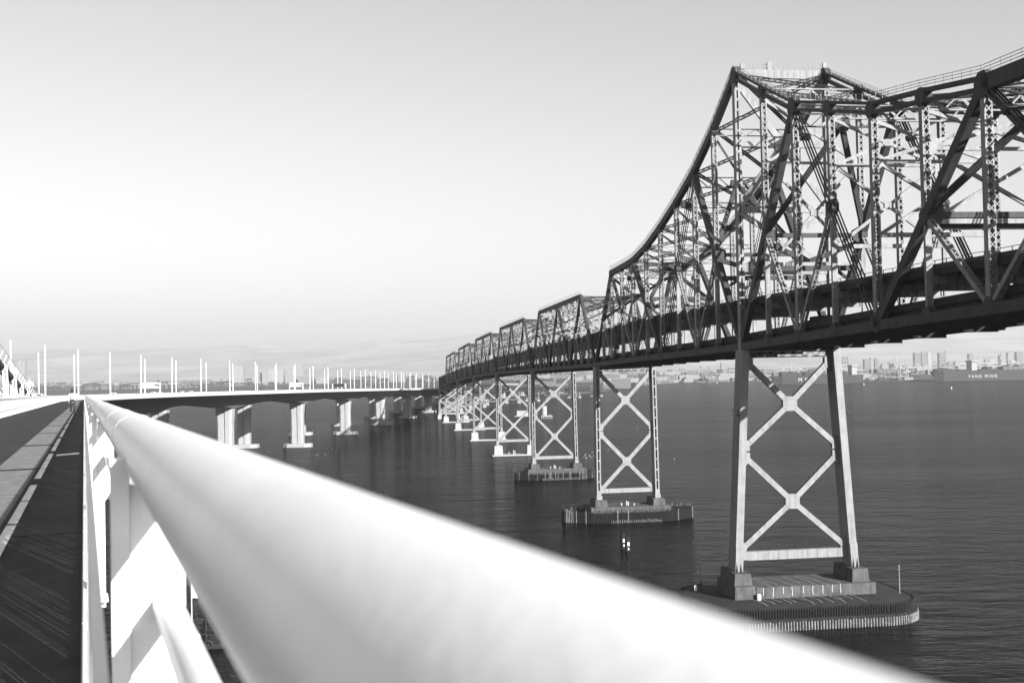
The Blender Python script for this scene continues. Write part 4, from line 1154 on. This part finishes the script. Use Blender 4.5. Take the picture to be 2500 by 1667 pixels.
def walker(q, rz, label, dark=False):
    r = thing('person', label, 'person', q); r.rotation_euler = (0, 0, rz)
    # +y is forward; mid-stride with left foot ahead, arms swinging
    J = [((0, 0, .93), .15, .12), ((0, .01, 1.12), .135, .10), ((0, .02, 1.32), .17, .11), ((0, .02, 1.44), .12, .09), ((0, .03, 1.53), .055), ((0, .04, 1.60), .07, .08), ((0, .05, 1.69), .085, .10), ((0, .04, 1.77), .055, .06),
         ((-.19, .02, 1.40), .062), ((-.25, -.12, 1.15), .047), ((-.24, -.05, .90), .036), ((-.24, -.03, .84), .035, .02),
         ((.19, .02, 1.40), .062), ((.26, .06, 1.14), .047), ((.27, .22, .98), .036), ((.27, .27, .95), .035, .02),
         ((-.10, 0, .88), .10), ((-.11, .17, .50), .068), ((-.11, .26, .10), .045), ((-.11, .37, .04), .042, .03),
         ((.10, 0, .88), .10), ((.11, -.04, .49), .068), ((.11, -.30, .17), .045), ((.11, -.24, .05), .042, .03)]
    E_ = [(0, 1), (1, 2), (2, 3), (3, 4), (4, 5), (5, 6), (6, 7), (3, 8), (8, 9), (9, 10), (10, 11), (3, 12), (12, 13), (13, 14), (14, 15), (0, 16), (16, 17), (17, 18), (18, 19), (0, 20), (20, 21), (21, 22), (22, 23)]
    figure('body', J, E_, 0, SKIN if not dark else BLACKM, r)
    for k, (sx, hand, dr) in enumerate(((-1, V((-.24, -.03, .83)), V((0, .1, -1))), (1, V((.27, .28, .94)), V((0, .7, -.6))))):
        pass
    mb_f = []
    for (hx, d) in ((V((-.24, -.03, .84)), V((0.0, .15, -1))), (V((.27, .27, .95)), V((0, .75, -.6)))):
        d.normalize()
        for f in range(5):
            off = V((0, .012 * (f - 2), .008 * (f - 2))); L_ = (.05, .075, .085, .08, .06)[f]
            dd = d if f else (d + V((0, -.6, 0))).normalized()
            a = hx + off; mb_f.append((a, a + dd * L_ * .6, a + dd * L_))
    m2 = MB(); og = worg(r)
    for a, b, c in mb_f: m2.tube([a + og, b + og, c + og], [.010, .009, .006], 6)
    m2.build('fingers', SKIN if not dark else BLACKM, r)
    # trousers
    Jt = [((0, 0, .97), .165, .13), ((-.10, 0, .86), .115), ((-.11, .17, .50), .088), ((-.11, .25, .14), .07), ((.10, 0, .86), .115), ((.11, -.04, .49), .088), ((.11, -.28, .21), .07)]
    figure('trousers', Jt, [(0, 1), (1, 2), (2, 3), (0, 4), (4, 5), (5, 6)], 0, TROUS if not dark else BLACKM, r)
    Js = [((0, 0, .92), .19, .14), ((0, .01, 1.12), .165, .125), ((0, .02, 1.32), .19, .13), ((0, .02, 1.46), .13, .10), ((-.20, .02, 1.41), .08), ((-.25, -.09, 1.20), .066), ((.20, .02, 1.41), .08), ((.255, .05, 1.20), .066)]
    figure('shirt', Js, [(0, 1), (1, 2), (2, 3), (3, 4), (4, 5), (3, 6), (6, 7)], 0, SHIRT if not dark else BLACKM, r)
    figure('hair', [((0, .02, 1.80), .07, .075), ((0, .0, 1.72), .098, .085), ((0, -.015, 1.62), .085, .06), ((0, -.02, 1.54), .06, .04)], [(0, 1), (1, 2), (2, 3)], 1, HAIR, r)
    if not dark:
        m3 = MB(); 
        m3.box(og + V((0, -.17, 1.02)), V((.15, 0, 0)), V((0, .06, 0)), V((0, 0, .09))); m3.build('waist_bag', BLACKM, r, bevel=.03)
        for sx in (-.11, .11):
            m3 = MB(); m3.beam(og + V((sx, -.14, 1.1)), og + V((sx, -.12, 1.42)), .04, .03, V((1, 0, 0))); m3.build('strap', BLACKM, r)
    for (x, y, z, t) in ((-.11, .31, .05, .1), (.11, -.24, .06, -.5)):
        m3 = MB(); a = og + V((x, y - .1, z + (-.02 if t < 0 else 0))); m3.tube([a, a + V((0, .14, 0)), a + V((0, .23, -.01))], [.05, .048, .03], 8); m3.build('shoe', BLACKM, r)
    return r
q = R(87.5, -0.78, 0.0)
walker(q, radians(20.67), 'person in a white shirt and dark trousers walking away along the path')
q = B(-84, 17.5, zb(-84) + 2.75)
walker(q, 0.3, 'tiny dark figure standing on the lower deck of the old bridge at the right', True)

# ------------------------------------------------------------------ water, land, hills
mb = MB(); mb.add([(-11800, -1900, 0), (11800, -1900, 0), (11800, 21900, 0), (-11800, 21900, 0)], [(0, 1, 2, 3)])
struct(mb.build('bay_water', WATER))
shore = [(-11700, 5600), (-4000, 5400), (-2600, 5000), (-1950, 5150), (-1500, 5050), (-1100, 5300), (-500, 5500), (-150, 5000), (-60, 3900), (-60, 2700), (0, 2350), (60, 2200), (150, 2330), (250, 2700), (330, 3100), (500, 3450), (760, 3350), (860, 2960), (1250, 2920), (2300, 2860), (11700, 2700)]
mb = MB(); n = len(shore)
vs = [(x, y, z) for x, y in shore for z in (-1.0, 1.6)] + [(x, 21800, 1.6) for x, y in shore]
fs = []
for i in range(n - 1):
    fs.append((2 * i, 2 * i + 2, 2 * i + 3, 2 * i + 1)); fs.append((2 * i + 1, 2 * i + 3, 2 * n + i + 1, 2 * n + i))
mb.add(vs, fs); struct(mb.build('shore_land', LAND))
def hh(x, y):
    from mathutils import noise
    e = 640 + 60 * sin(x * .00035 + 1) + 40 * sin(x * .0011 + 2)
    f = min(1, max(0, (y - 10000) / 8500)); f = f * f * (3 - 2 * f)
    return 1.0 + f * e * (0.80 + 0.22 * noise.noise(V((x * .0006, y * .0006, 0)))) + f * 50 * noise.noise(V((x * .0025, y * .0025, 3)))
nx, ny = 150, 50; mb = MB(); vs = []; fs = []
for j in range(ny):
    for i in range(nx):
        x = -11500 + 23000 * i / (nx - 1); y = 9800 + 11800 * j / (ny - 1); vs.append((x, y, hh(x, y)))
for j in range(ny - 1):
    for i in range(nx - 1): a = j * nx + i; fs.append((a, a + 1, a + nx + 1, a + nx))
mb.add(vs, fs); struct(mb.build('hills', HILL, smooth=True))

def land_y(x):
    for (a, ya), (b, yb) in zip(shore[:-1], shore[1:]):
        if a <= x <= b and b > a: return ya + (yb - ya) * (x - a) / (b - a)
    return 5500
HF = 899.9
def at(px, py_h, D, z=1.6):
    """world x for a source-pixel column at distance D"""
    return (px - 1250) / 2774.2 * D
rr = random.Random(21)
# low-rise city as one mass
for mi, (m, cnt) in enumerate(((BLD[0], 1500), (BLD[1], 1700), (BLD[2], 900))):
    mb = MB()
    for i in range(cnt):
        px = rr.uniform(-350, 2900); t = rr.random() ** 1.5; D = 0
        x0 = (px - 1250) / 2774 ; 
        base = None
        for D_ in range(2100, 9000, 60):
            x = x0 * D_
            if D_ > land_y(x) + 60: base = D_; break
        if not base: continue
        D = base + t * (10500 - base) if rr.random() < .8 else base + rr.uniform(0, 350)
        x = x0 * D
        z = 1.6 if D < 9900 else hh(x, D)
        w_ = rr.uniform(6, 26) * (1.5 if D < 6000 else 1); h = rr.uniform(4, 12) * (rr.choice((1, 1, 1, 1.6, 2.4)) if D < 8500 else .8)
        mb.abox(x - w_, x + w_, D, D + rr.uniform(10, 40), z - 3, z + h)
    o = mb.build('distant_city', m); o['kind'] = 'stuff'; o['label'] = ['pale low houses and sheds scattered over the far shore and slopes', 'mid grey low buildings spread across the far shore', 'dark low buildings spread across the far shore'][mi]; o['category'] = 'city'
# shoreline woods as clumps of leaf-sized faces
mb = MB()
def clump(mb, x, y, z, rx, rz, n, sz):
    for i in range(n):
        a = rr.uniform(0, 2 * pi); b = rr.uniform(-.2, 1); r = rr.uniform(.5, 1) ** .5
        c = V((x + rx * r * cos(a), y + rx * .5 * r * sin(a), z + rz * max(0, b) * rr.uniform(.6, 1)))
        d1 = V((rr.uniform(-1, 1), rr.uniform(-1, 1), rr.uniform(-.6, .6))).normalized() * sz * rr.uniform(.5, 1.2); d2 = d1.cross(V((rr.uniform(-1, 1), rr.uniform(-1, 1), rr.uniform(-1, 1)))).normalized() * sz * rr.uniform(.5, 1)
        mb.add([c - d1 - d2, c + d1 - d2, c + d1 + d2, c - d1 + d2], [(0, 1, 2, 3)])
for i in range(420):
    px = rr.uniform(-300, 2900) if i % 2 else rr.uniform(-100, 1080); x0 = (px - 1250) / 2774; base = None
    for D_ in range(2100, 9000, 60):
        if D_ > land_y(x0 * D_) + 30: base = D_ + rr.uniform(0, 200 if px < 1100 else 900); break
    if base: clump(mb, x0 * base, base, 1, rr.uniform(15, 55), rr.uniform(9, 20), 60, 4)
o = mb.build('shore_trees', FOL); o['kind'] = 'stuff'; o['label'] = 'dark belts of trees along the far shoreline'; o['category'] = 'trees'
# marina masts
mb = MB()
for i in range(150):
    px = rr.uniform(190, 480); D = rr.uniform(4950, 5080); x = (px - 1250) / 2774 * D; h = rr.uniform(9, 22); mb.box((x, D, h / 2), V((.45, 0, 0)), V((0, .3, 0)), V((0, 0, h / 2)))
    if i % 3 == 0: mb.box((x, D, 1), V((2, 0, 0)), V((0, 5, 0)), V((0, 0, 1.2)))
o = mb.build('marina', PSTEEL); o['kind'] = 'stuff'; o['label'] = 'thicket of pale sailboat masts along the far left shore'; o['category'] = 'marina'

def tower(px0, px1, ytop, D, label, m, depth=30, extra=None, grp='tower blocks on the far shore'):
    x0 = (px0 - 1250) / 2774.2 * D; x1 = (px1 - 1250) / 2774.2 * D; cx = (x0 + x1) / 2
    hor = HF - 0.0205 * ((px0 + px1) / 2 - 1250); h = (hor - ytop) / 2774.2 * D + CAMH
    r = thing('tower_block', label, 'building', (cx, D, 1.6), grp); w_ = (x1 - x0) / 2
    mb = MB(); mb.abox(cx - w_, cx + w_, D, D + depth, 0, h); mb.build('walls', m, r)
    mb = MB(); mb.abox(cx - w_ * 1.02, cx + w_ * 1.02, D - .6, D + depth, h, h + 1.5); mb.abox(cx - w_ * .4, cx + w_ * .3, D + 4, D + depth * .6, h + 1.5, h + 5); mb.build('roof', BLD[0], r)
    return r
tower(42, 59, 879, 5400, 'pale vertically striped tower at the far left behind the cable', FAC_A)
tower(567, 594, 893, 5350, 'tall pale vertically striped tower just right of a pair of light masts', FAC_A)
tower(616, 635, 911, 5350, 'small pale banded block between the two big towers', FAC_B)
tower(638, 652, 902, 5330, 'slim banded end of the wide office slab', FAC_B)
tower(652, 690, 901, 5350, 'wide office slab with dark vertical stripes', FAC_A)
tower(695, 718, 913, 5350, 'low pale office block right of the wide striped slab', FAC_B)
tower(726, 756, 918, 5350, 'low gridded block behind the middle sign gantry', FAC_C)
tower(770, 800, 920, 5400, 'long low pale block right of the middle sign gantry', FAC_B)
tower(949, 968, 912, 5500, 'pale gridded block near the end of the concrete bridge', FAC_C)
tower(970, 988, 915, 5500, 'lower block beside the pale gridded one near the end of the concrete bridge', FAC_C)
tower(698, 740, 888, 9000, 'faint long hillside building high above the office blocks', FAC_B)
tower(1759, 1768, 886, 6300, 'faint pale tower seen inside the nearest pier frame', FAC_C)
for i, (a, b, y, m) in enumerate(((2109, 2123, 877, FAC_D), (2124, 2132, 874, FAC_C), (2135, 2143, 875, FAC_D), (2152, 2168, 889, FAC_C), (2170, 2186, 886, FAC_C), (2232, 2247, 861, FAC_D), (2249, 2264, 860, FAC_D), (2265, 2273, 859, FAC_A), (2292, 2306, 861, FAC_D), (2307, 2315, 859, FAC_C), (2330, 2342, 884, FAC_C), (2365, 2377, 864, FAC_D), (2405, 2420, 872, FAC_D), (2440, 2449, 866, FAC_C), (2460, 2470, 861, FAC_C), (2481, 2496, 859, FAC_D), (2510, 2525, 868, FAC_C))):
    tower(a, b, y, 6200 + 40 * (i % 5), 'hazy downtown tower, number %d from the left at the far right skyline' % (i + 1), m)

# ------------------------------------------------------------------ port
def text_mesh(name, body, size, loc, rot, m, parent, spacing=1.0):
    cu = bpy.data.curves.new(name, 'FONT'); cu.body = body; cu.size = size; cu.extrude = 0.15; cu.space_character = spacing; cu.offset = size * 0.018
    o = bpy.data.objects.new(name + '_tmp', cu); COL.objects.link(o)
    dg = bpy.context.evaluated_depsgraph_get(); me = bpy.data.meshes.new_from_object(o.evaluated_get(dg)); bpy.data.objects.remove(o); 
    me.materials.clear(); me.materials.append(m); me.name = name
    t = bpy.data.objects.new(name, me); COL.objects.link(t); t.parent = parent
    t.location = V(loc) - worg(parent); t.rotation_euler = rot
    return t
def ship(px0, px1, D, hull_h, text, tx, tsize, label, stacks, bridge_at, spacing):
    x0 = (px0 - 1250) / 2774.2 * D; x1 = (px1 - 1250) / 2774.2 * D
    r = thing('container_ship', label, 'ship', ((x0 + x1) / 2, D, 0), 'container ships at the port')
    mb = MB(); Bm = 20
    lo = [(x0 + 12, D + Bm), (x0 + 4, D + 6), (x0 + 22, D), (x1 - 14, D), (x1, D + 5), (x1, D + 2 * Bm - 5), (x1 - 14, D + 2 * Bm), (x0 + 22, D + 2 * Bm)]
    hi = [(x0 - 6, D + Bm), (x0 + 0, D + 6), (x0 + 24, D - .5), (x1 - 14, D - .5), (x1 + 2, D + 4), (x1 + 2, D + 2 * Bm - 4), (x1 - 14, D + 2 * Bm), (x0 + 24, D + 2 * Bm)]
    mb.loft([[V((x, y, -1)) for x, y in lo], [V((x, y, hull_h)) for x, y in hi]]); mb.build('hull', HULL, r)
    rs = random.Random(len(text)); mats = [BLD[2], HULL, BLD[2], BLD[1]]; k = 0
    for (a, b, nn) in stacks:
        xa = x0 + (x1 - x0) * a; xb = x0 + (x1 - x0) * b; mb = MB(); x = xa
        while x < xb:
            nr = max(1, nn + rs.randint(-1, 1))
            for q in range(nr): mb.abox(x, x + 12.1, D + 1, D + 2 * Bm - 3, hull_h + q * 2.6 + .05, hull_h + q * 2.6 + 2.5)
            x += 12.9
        mb.build('container_stack', mats[k % 4], r); k += 1
    xb = x0 + (x1 - x0) * bridge_at
    mb = MB(); mb.abox(xb, xb + 13, D + 3, D + 2 * Bm - 3, hull_h, hull_h + 21); mb.abox(xb - 1, xb + 14, D - 1, D + 2 * Bm + 1, hull_h + 21, hull_h + 24.5); mb.abox(xb + 5, xb + 6, D + 15, D + 16, hull_h + 24, hull_h + 33); mb.build('deckhouse', CONCP, r)
    text_mesh('hull_lettering', text, tsize, ((tx - 1250) / 2774.2 * D, D - 0.75, hull_h * .3), (pi / 2, 0, 0), LETTER, r, spacing)
ship(1885, 2105, 2870, 21, 'M S C', 1946, 13, 'dark container ship with three big pale letters, seen through the nearest pier frame', ((.1, .3, 3), (.36, .6, 2), (.66, .82, 2)), .88, 1.25)
ship(2279, 2560, 2850, 26, 'YANG MING', 2361, 9.5, 'dark container ship with two pale words on its side at the right edge', ((.03, .16, 2), (.22, .3, 1), (.42, .55, 2), (.6, .75, 3), (.8, .95, 2)), .33, 1.5)

def crane(px, D, s, up, label, m=CONCP, flip=1):
    """ship-to-shore gantry crane; boom out towards -x*flip, lowered or raised"""
    x = (px - 1250) / 2774.2 * D
    r = thing('port_crane', label, 'crane', (x, D, 1.6), 'port cranes')
    o = V((x, D, 1.6)); P_ = lambda a, b, c: o + V((a * s * flip, b * s, c * s))
    mb = MB()
    for b in (0, 18):
        for a in (0, 26): mb.beam(P_(a, b, 0), P_(a, b, 42), 1.8 * s, 1.8 * s, V((0, 1, 0)))
        mb.beam(P_(0, b, 14), P_(26, b, 14), 1.5 * s, 1.6 * s, V((0, 1, 0))); mb.beam(P_(0, b, 14), P_(26, b, 40), 1.1 * s, 1.1 * s, V((0, 1, 0)))
    for a in (0, 26): mb.beam(P_(a, 0, 16), P_(a, 18, 16), 1.5 * s, 1.5 * s, V((1, 0, 0)))
    mb.build('portal_legs', m, r)
    mb = MB(); mb.beam(P_(-4, 9, 42), P_(52, 9, 42), 3 * s, 2.4 * s, V((0, 1, 0))); mb.build('bridge_girder', m, r)
    mb = MB()
    tip = P_(-52, 9, 42) if not up else P_(-16, 9, 92)
    mb.beam(P_(-2, 9, 42), tip, 3 * s, 2.2 * s, V((0, 1, 0))); mb.build('boom', m, r)
    mb = MB(); ap = P_(4, 9, 72)
    for b in (0, 18): mb.beam(P_(0, b, 42), ap, 1.3 * s, 1.3 * s, V((0, 1, 0))); mb.beam(P_(26, b, 42), ap, 1.1 * s, 1.1 * s, V((0, 1, 0)))
    mb.build('a_frame', m, r)
    mb = MB()
    for f in (.5, .75, .97): mb.beam(ap, P_(-2, 9, 42).lerp(tip, f), .55 * s, .55 * s, V((0, 1, 0)))
    mb.beam(ap, P_(48, 9, 43), .8 * s, .8 * s, V((0, 1, 0))); mb.build('stay_cable', m, r)
    mb = MB(); c = P_(34, 9, 46); mb.box(c, V((6 * s, 0, 0)), V((0, 4 * s, 0)), V((0, 0, 2.6 * s))); mb.build('machinery_house', m, r)
crane(1930, 3020, .76, False, 'white lowered-boom crane above the lettered ship inside the nearest pier frame')
crane(2052, 3040, .8, False, 'white crane half hidden just right of the nearest pier', flip=-1)
crane(2196, 2960, .78, True, 'white raised crane, left one of the pair standing between the two ships')
crane(2215, 2990, .80, False, 'white crane with a long boom, right one of the pair between the two ships', flip=-1)
crane(2240, 3060, .6, False, 'smaller white crane behind the pair between the two ships')
crane(2390, 3000, 1.0, False, 'tall white lowered-boom crane behind the lettered ship at the right')
crane(2410, 3060, .8, False, 'white crane just behind the tall one at the right', flip=-1)
crane(2444, 2990, .95, False, 'white lowered-boom crane nearest the right edge')
crane(1716, 3000, .55, True, 'dark raised-boom crane left of the nearest pier', CONCG); crane(1735, 3030, .52, True, 'second dark raised-boom crane, hard against the nearest pier', CONCG)
# yard structures and stacked boxes on the quay
for mi, m in enumerate((BLD[0], BLD[1], BLD[2])):
    mb = MB()
    for i in range(130):
        px = rr.uniform(1380, 2560); D = rr.uniform(2980, 3500); x = (px - 1250) / 2774 * D
        if D < land_y(x) + 15: continue
        t = rr.random()
        if t < .6: mb.abox(x - rr.uniform(4, 20), x + rr.uniform(4, 20), D, D + 12, 1.6, 1.6 + rr.choice((2.6, 5.2, 7.8, 10)))
        elif t < .85: h = rr.uniform(14, 26); mb.box((x, D, h / 2), V((.7, 0, 0)), V((0, .5, 0)), V((0, 0, h / 2))); mb.box((x + 7, D, h), V((7, 0, 0)), V((0, .5, 0)), V((0, 0, .6))); mb.box((x + 14, D, h / 2), V((.7, 0, 0)), V((0, .5, 0)), V((0, 0, h / 2)))
        else: mb.abox(x - 30, x + 30, D, D + 20, 1.6, 9)
    o = mb.build('port_yard', m); o['kind'] = 'stuff'; o['category'] = 'port'; o['label'] = ['pale sheds, gantries and stacked boxes along the quay', 'mid grey sheds and stacked boxes along the quay', 'dark stacked boxes along the quay'][mi]
mb = MB(); x = 860
while x < 2450: mb.abox(x, x + 40, land_y(x + 20) - 6, land_y(x + 20) + 40, -1, 3.0); x += 40
struct(mb.build('quay', CONCD))
# spit foreshore clutter under the viaduct
mb = MB()
for i in range(70):
    D = rr.uniform(2300, 3900); x = rr.uniform(-30, 150 + (D - 2300) * .12)
    if D < land_y(x) + 25: continue
    mb.abox(x - rr.uniform(2, 14), x + rr.uniform(2, 14), D, D + 8, 1.5, 1.6 + rr.uniform(2, 7))
o = mb.build('shore_sheds', BLD[0]); o['kind'] = 'stuff'; o['category'] = 'sheds'; o['label'] = 'scattered pale sheds on the spit behind the bridge piers'

# ------------------------------------------------------------------ things on the water
def onwater(px, py, z=0.0):
    v = fw + r2 * ((px - 1250) / 2774.2) - u2 * ((py - 833.5) / 2774.2); return V((0, 0, CAMH)) + v * ((z - CAMH) / v.z)
def dolphin(px, py, h, label):
    q = onwater(px, py); r = thing('mooring_pile', label, 'pile', q, 'mooring piles'); mb = MB()
    mb.tube([q - Z * 2, q + Z * h], .75, 12); mb.tube([q + Z * h, q + Z * (h + .5)], [.8, .3], 12); mb.build('pile', TIMBER, r)
    mb = MB(); mb.box(q + Z * (h - 1.6) + V((.25, -.8, 0)), V((.3, 0, 0)), V((0, .05, 0)), V((0, 0, .5))); mb.box(q + Z * (h - 3.0) + V((.25, -.8, 0)), V((.18, 0, 0)), V((0, .05, 0)), V((0, 0, .3))); mb.build('sign_plate', WHITE, r)
dolphin(1521, 1339, 4.1, 'left one of two dark piles standing in the water with white plates'); dolphin(1532, 1346, 3.9, 'right one of two dark piles standing in the water with a white plate')
# old offshore platform with tank
q = onwater(1335, 1022); r = thing('water_platform', 'small piled platform with a pale round tank, seen between the slotted legs', 'platform', q, 'old platforms in the water')
mb = MB(); mb.box(q + Z * 3.0, V((6, 0, 0)), V((0, 5, 0)), Z * .4); mb.build('platform_deck', CONCP, r)
mb = MB()
for i in range(7):
    for y in (-4.5, 4.5): mb.tube([q + V((-5.5 + i * 1.8, y, -2)), q + V((-5.5 + i * 1.8, y, 2.6 + (i % 3)))], .35, 6)
mb.build('pile', CONCP, r)
mb = MB(); c = q + V((-2.6, 0, 3.4)); mb.tube([c, c + Z * 10], 2.8, 16); mb.build('tank', CONCP, r, smooth=False)
q = onwater(1276, 1022); r = thing('water_platform', 'piled platform with a pale box-shaped hut, left of the round tank', 'platform', q, 'old platforms in the water')
mb = MB(); mb.box(q + Z * 3.0, V((8.5, 0, 0)), V((0, 5, 0)), Z * .4); mb.build('platform_deck', CONCP, r)
mb = MB()
for i in range(8):
    for y in (-4.5, 4.5): mb.tube([q + V((-8 + i * 2.2, y, -2)), q + V((-8 + i * 2.2, y, 2.6))], .35, 6)
mb.build('pile', TIMBER, r)
mb = MB(); mb.abox(q.x - 6, q.x + 7, q.y - 3, q.y + 3, 3.4, 8.6); mb.prism([V((q.x - 6.4, q.y - 3.4, 8.6)), V((q.x - 6.4, q.y + 3.4, 8.6)), V((q.x - 6.4, q.y, 10))], V((.2, 0, 0))); mb.build('hut', CONCP, r)
# work barge below the handrail
q = onwater(492, 1575); r = thing('work_barge', 'dark work barge with rigging and a white float, glimpsed below the handrail', 'boat', q)
mb = MB(); mb.loft([[q + V((x, y, z)) for x, y in ((-5, -3), (4.5, -3), (6, 0), (4.5, 3), (-5, 3))] for z in (-.6, 1.0)]); hl = mb.build('hull', BLACKM, r)
mb = MB(); mb.box(q + V((-1.2, 0, 2.2)), V((1.1, 0, 0)), V((0, 1.4, 0)), Z * 1.2); mb.build('wheelhouse', STEELD, r)
mb = MB()
for a, b in (((-2, -1, 1), (-1, -1, 9)), ((-1, -1, 9), (3, 0, 2)), ((0, -1, 1), (-1, -1, 9)), ((-3, -1, 5), (2.5, -1, 5)), ((1.5, -2, 1), (1.5, -2, 6)), ((1.5, -2, 6), (4, -1, 1)), ((-2.5, -2, 3), (3.5, -2, 2.4)), ((-3.5, 0, 1), (-3.5, 0, 8)), ((-3.5, 0, 8), (-1, -1, 4)), ((-2.6, 1, 1), (-2.6, 1, 7)), ((-4, 0, 6.5), (-.5, 0, 6.8)), ((0, 1, 1), (3.2, 1, 6)), ((-3.5, 0, 7), (1.5, 0, 1.5)), ((.8, -1, 1), (.8, -1, 5)), ((-.4, -1, 4.6), (3.6, -1, 4.4))): mb.tube([q + V(a), q + V(b)], .12, 6)
mb.build('rigging', STEELD, r)
mb = MB()
c = q + V((-.2, -2.6, 2.3)); rings = []
for i in range(9):
    a = -pi / 2 + pi * i / 8; rings.append([c + V((.75 * cos(a) * cos(t * pi / 6), .75 * cos(a) * sin(t * pi / 6), .75 * sin(a))) for t in range(12)])
mb.loft(rings); mb.build('float', WHITE, r, smooth=True)
mb = MB(); c = q + V((2.2, -3.2, .9)); rg = []
for i in range(17):
    a = 2 * pi * i / 16; rg.append([c + V(((.75 + .25 * cos(t)) * cos(a), .25 * sin(t), (.75 + .25 * cos(t)) * sin(a))) for t in [k * pi / 4 for k in range(8)]])
mb.loft(rg, cap=False); mb.build('tyre', BLACKM, r, smooth=True)
mb = MB(); mb.tube([q + V((-1.5, -1.2, 5)), q + V((-1.5, -1.2, 12.5))], .1, 6); mb.prism([q + V((-1.4, -1.2, 12.5)), q + V((-1.4, -1.2, 9.6)), q + V((-.2, -1.2, 9.6))], V((0, .05, 0))); mb.build('pennant_mast', WHITE, r)
# small marks on the water
for i, (px, py) in enumerate(((2109, 939), (2323, 949), (1985, 942), (1751, 935), (2003, 932), (1937, 936))):
    q = onwater(px, py); r = thing('buoy', ['small white buoy on the water right of the nearest pier', 'small white buoy below the right-hand ship', 'dark buoy in the water inside the nearest pier frame', 'tiny white buoy left of the nearest pier frame', 'tiny white buoy just under the lettered ship', 'tiny white buoy left of centre in the nearest pier frame'][i], 'buoy', q, 'buoys')
    mb = MB(); m_ = BLACKM if i == 2 else WHITE; mb.tube([q - Z * .5, q + Z * .5, q + Z * 2.6], [1.2, 1.2, .6], 10); mb.build('float', m_, r)
    mb = MB(); mb.tube([q + Z * 2.6, q + Z * 4.0], .25, 6); mb.build('topmark', m_, r)
rr = random.Random(5); gull = None
for i in range(26):
    if i < 12: px, py = rr.uniform(1425, 1450), rr.uniform(1104, 1118)
    elif i < 20: px, py = rr.uniform(735, 860), rr.uniform(1095, 1140)
    else: px, py = rr.uniform(1480, 1700), rr.uniform(1000, 1130)
    q = onwater(px, py, .12)
    lab = 'gull resting on the water in the cluster between the second and third piers' if i < 12 else 'gull resting on the dark water left of centre' if i < 20 else 'lone gull resting on open water'
    grp = 'gulls between the piers' if i < 12 else 'gulls left of centre' if i < 20 else 'scattered gulls'
    if gull is None:
        gull = thing('gull', lab, 'bird', q, grp); mb = MB()
        mb.tube([q + V((-.32, 0, .08)), q + V((-.15, 0, .08)), q + V((.1, 0, .1)), q + V((.24, 0, .2)), q + V((.3, 0, .36)), q + V((.38, 0, .40)), q + V((.5, 0, .37))], [.03, .12, .14, .08, .055, .065, .015], 8); mb.build('body', WHITE, gull, smooth=True)
        mb = MB(); mb.box(q + V((-.12, 0, .2)), V((.2, 0, 0)), V((0, .1, 0)), Z * .04); mb.build('wing', CONC, gull)
    else:
        o = copy_tree(gull, q, rr.uniform(0, 6), lab); o['group'] = grp

# ------------------------------------------------------------------ haze
hz = MB(); hz.abox(-11950, 11950, -1950, 21950, -4, 900)
hm = bpy.data.materials.new('haze_air'); hm.use_nodes = True; t = hm.node_tree
t.nodes.remove(t.nodes['Principled BSDF']); pv = t.nodes.new('ShaderNodeVolumePrincipled')
pv.inputs['Color'].default_value = (.68, .68, .68, 1); pv.inputs['Density'].default_value = 6.8e-5; pv.inputs['Anisotropy'].default_value = 0.1
t.links.new(pv.outputs[0], t.nodes['Material Output'].inputs['Volume'])
o = hz.build('haze', hm); o['kind'] = 'stuff'; o['label'] = 'pale haze softening the far shore and hills'; o['category'] = 'haze'
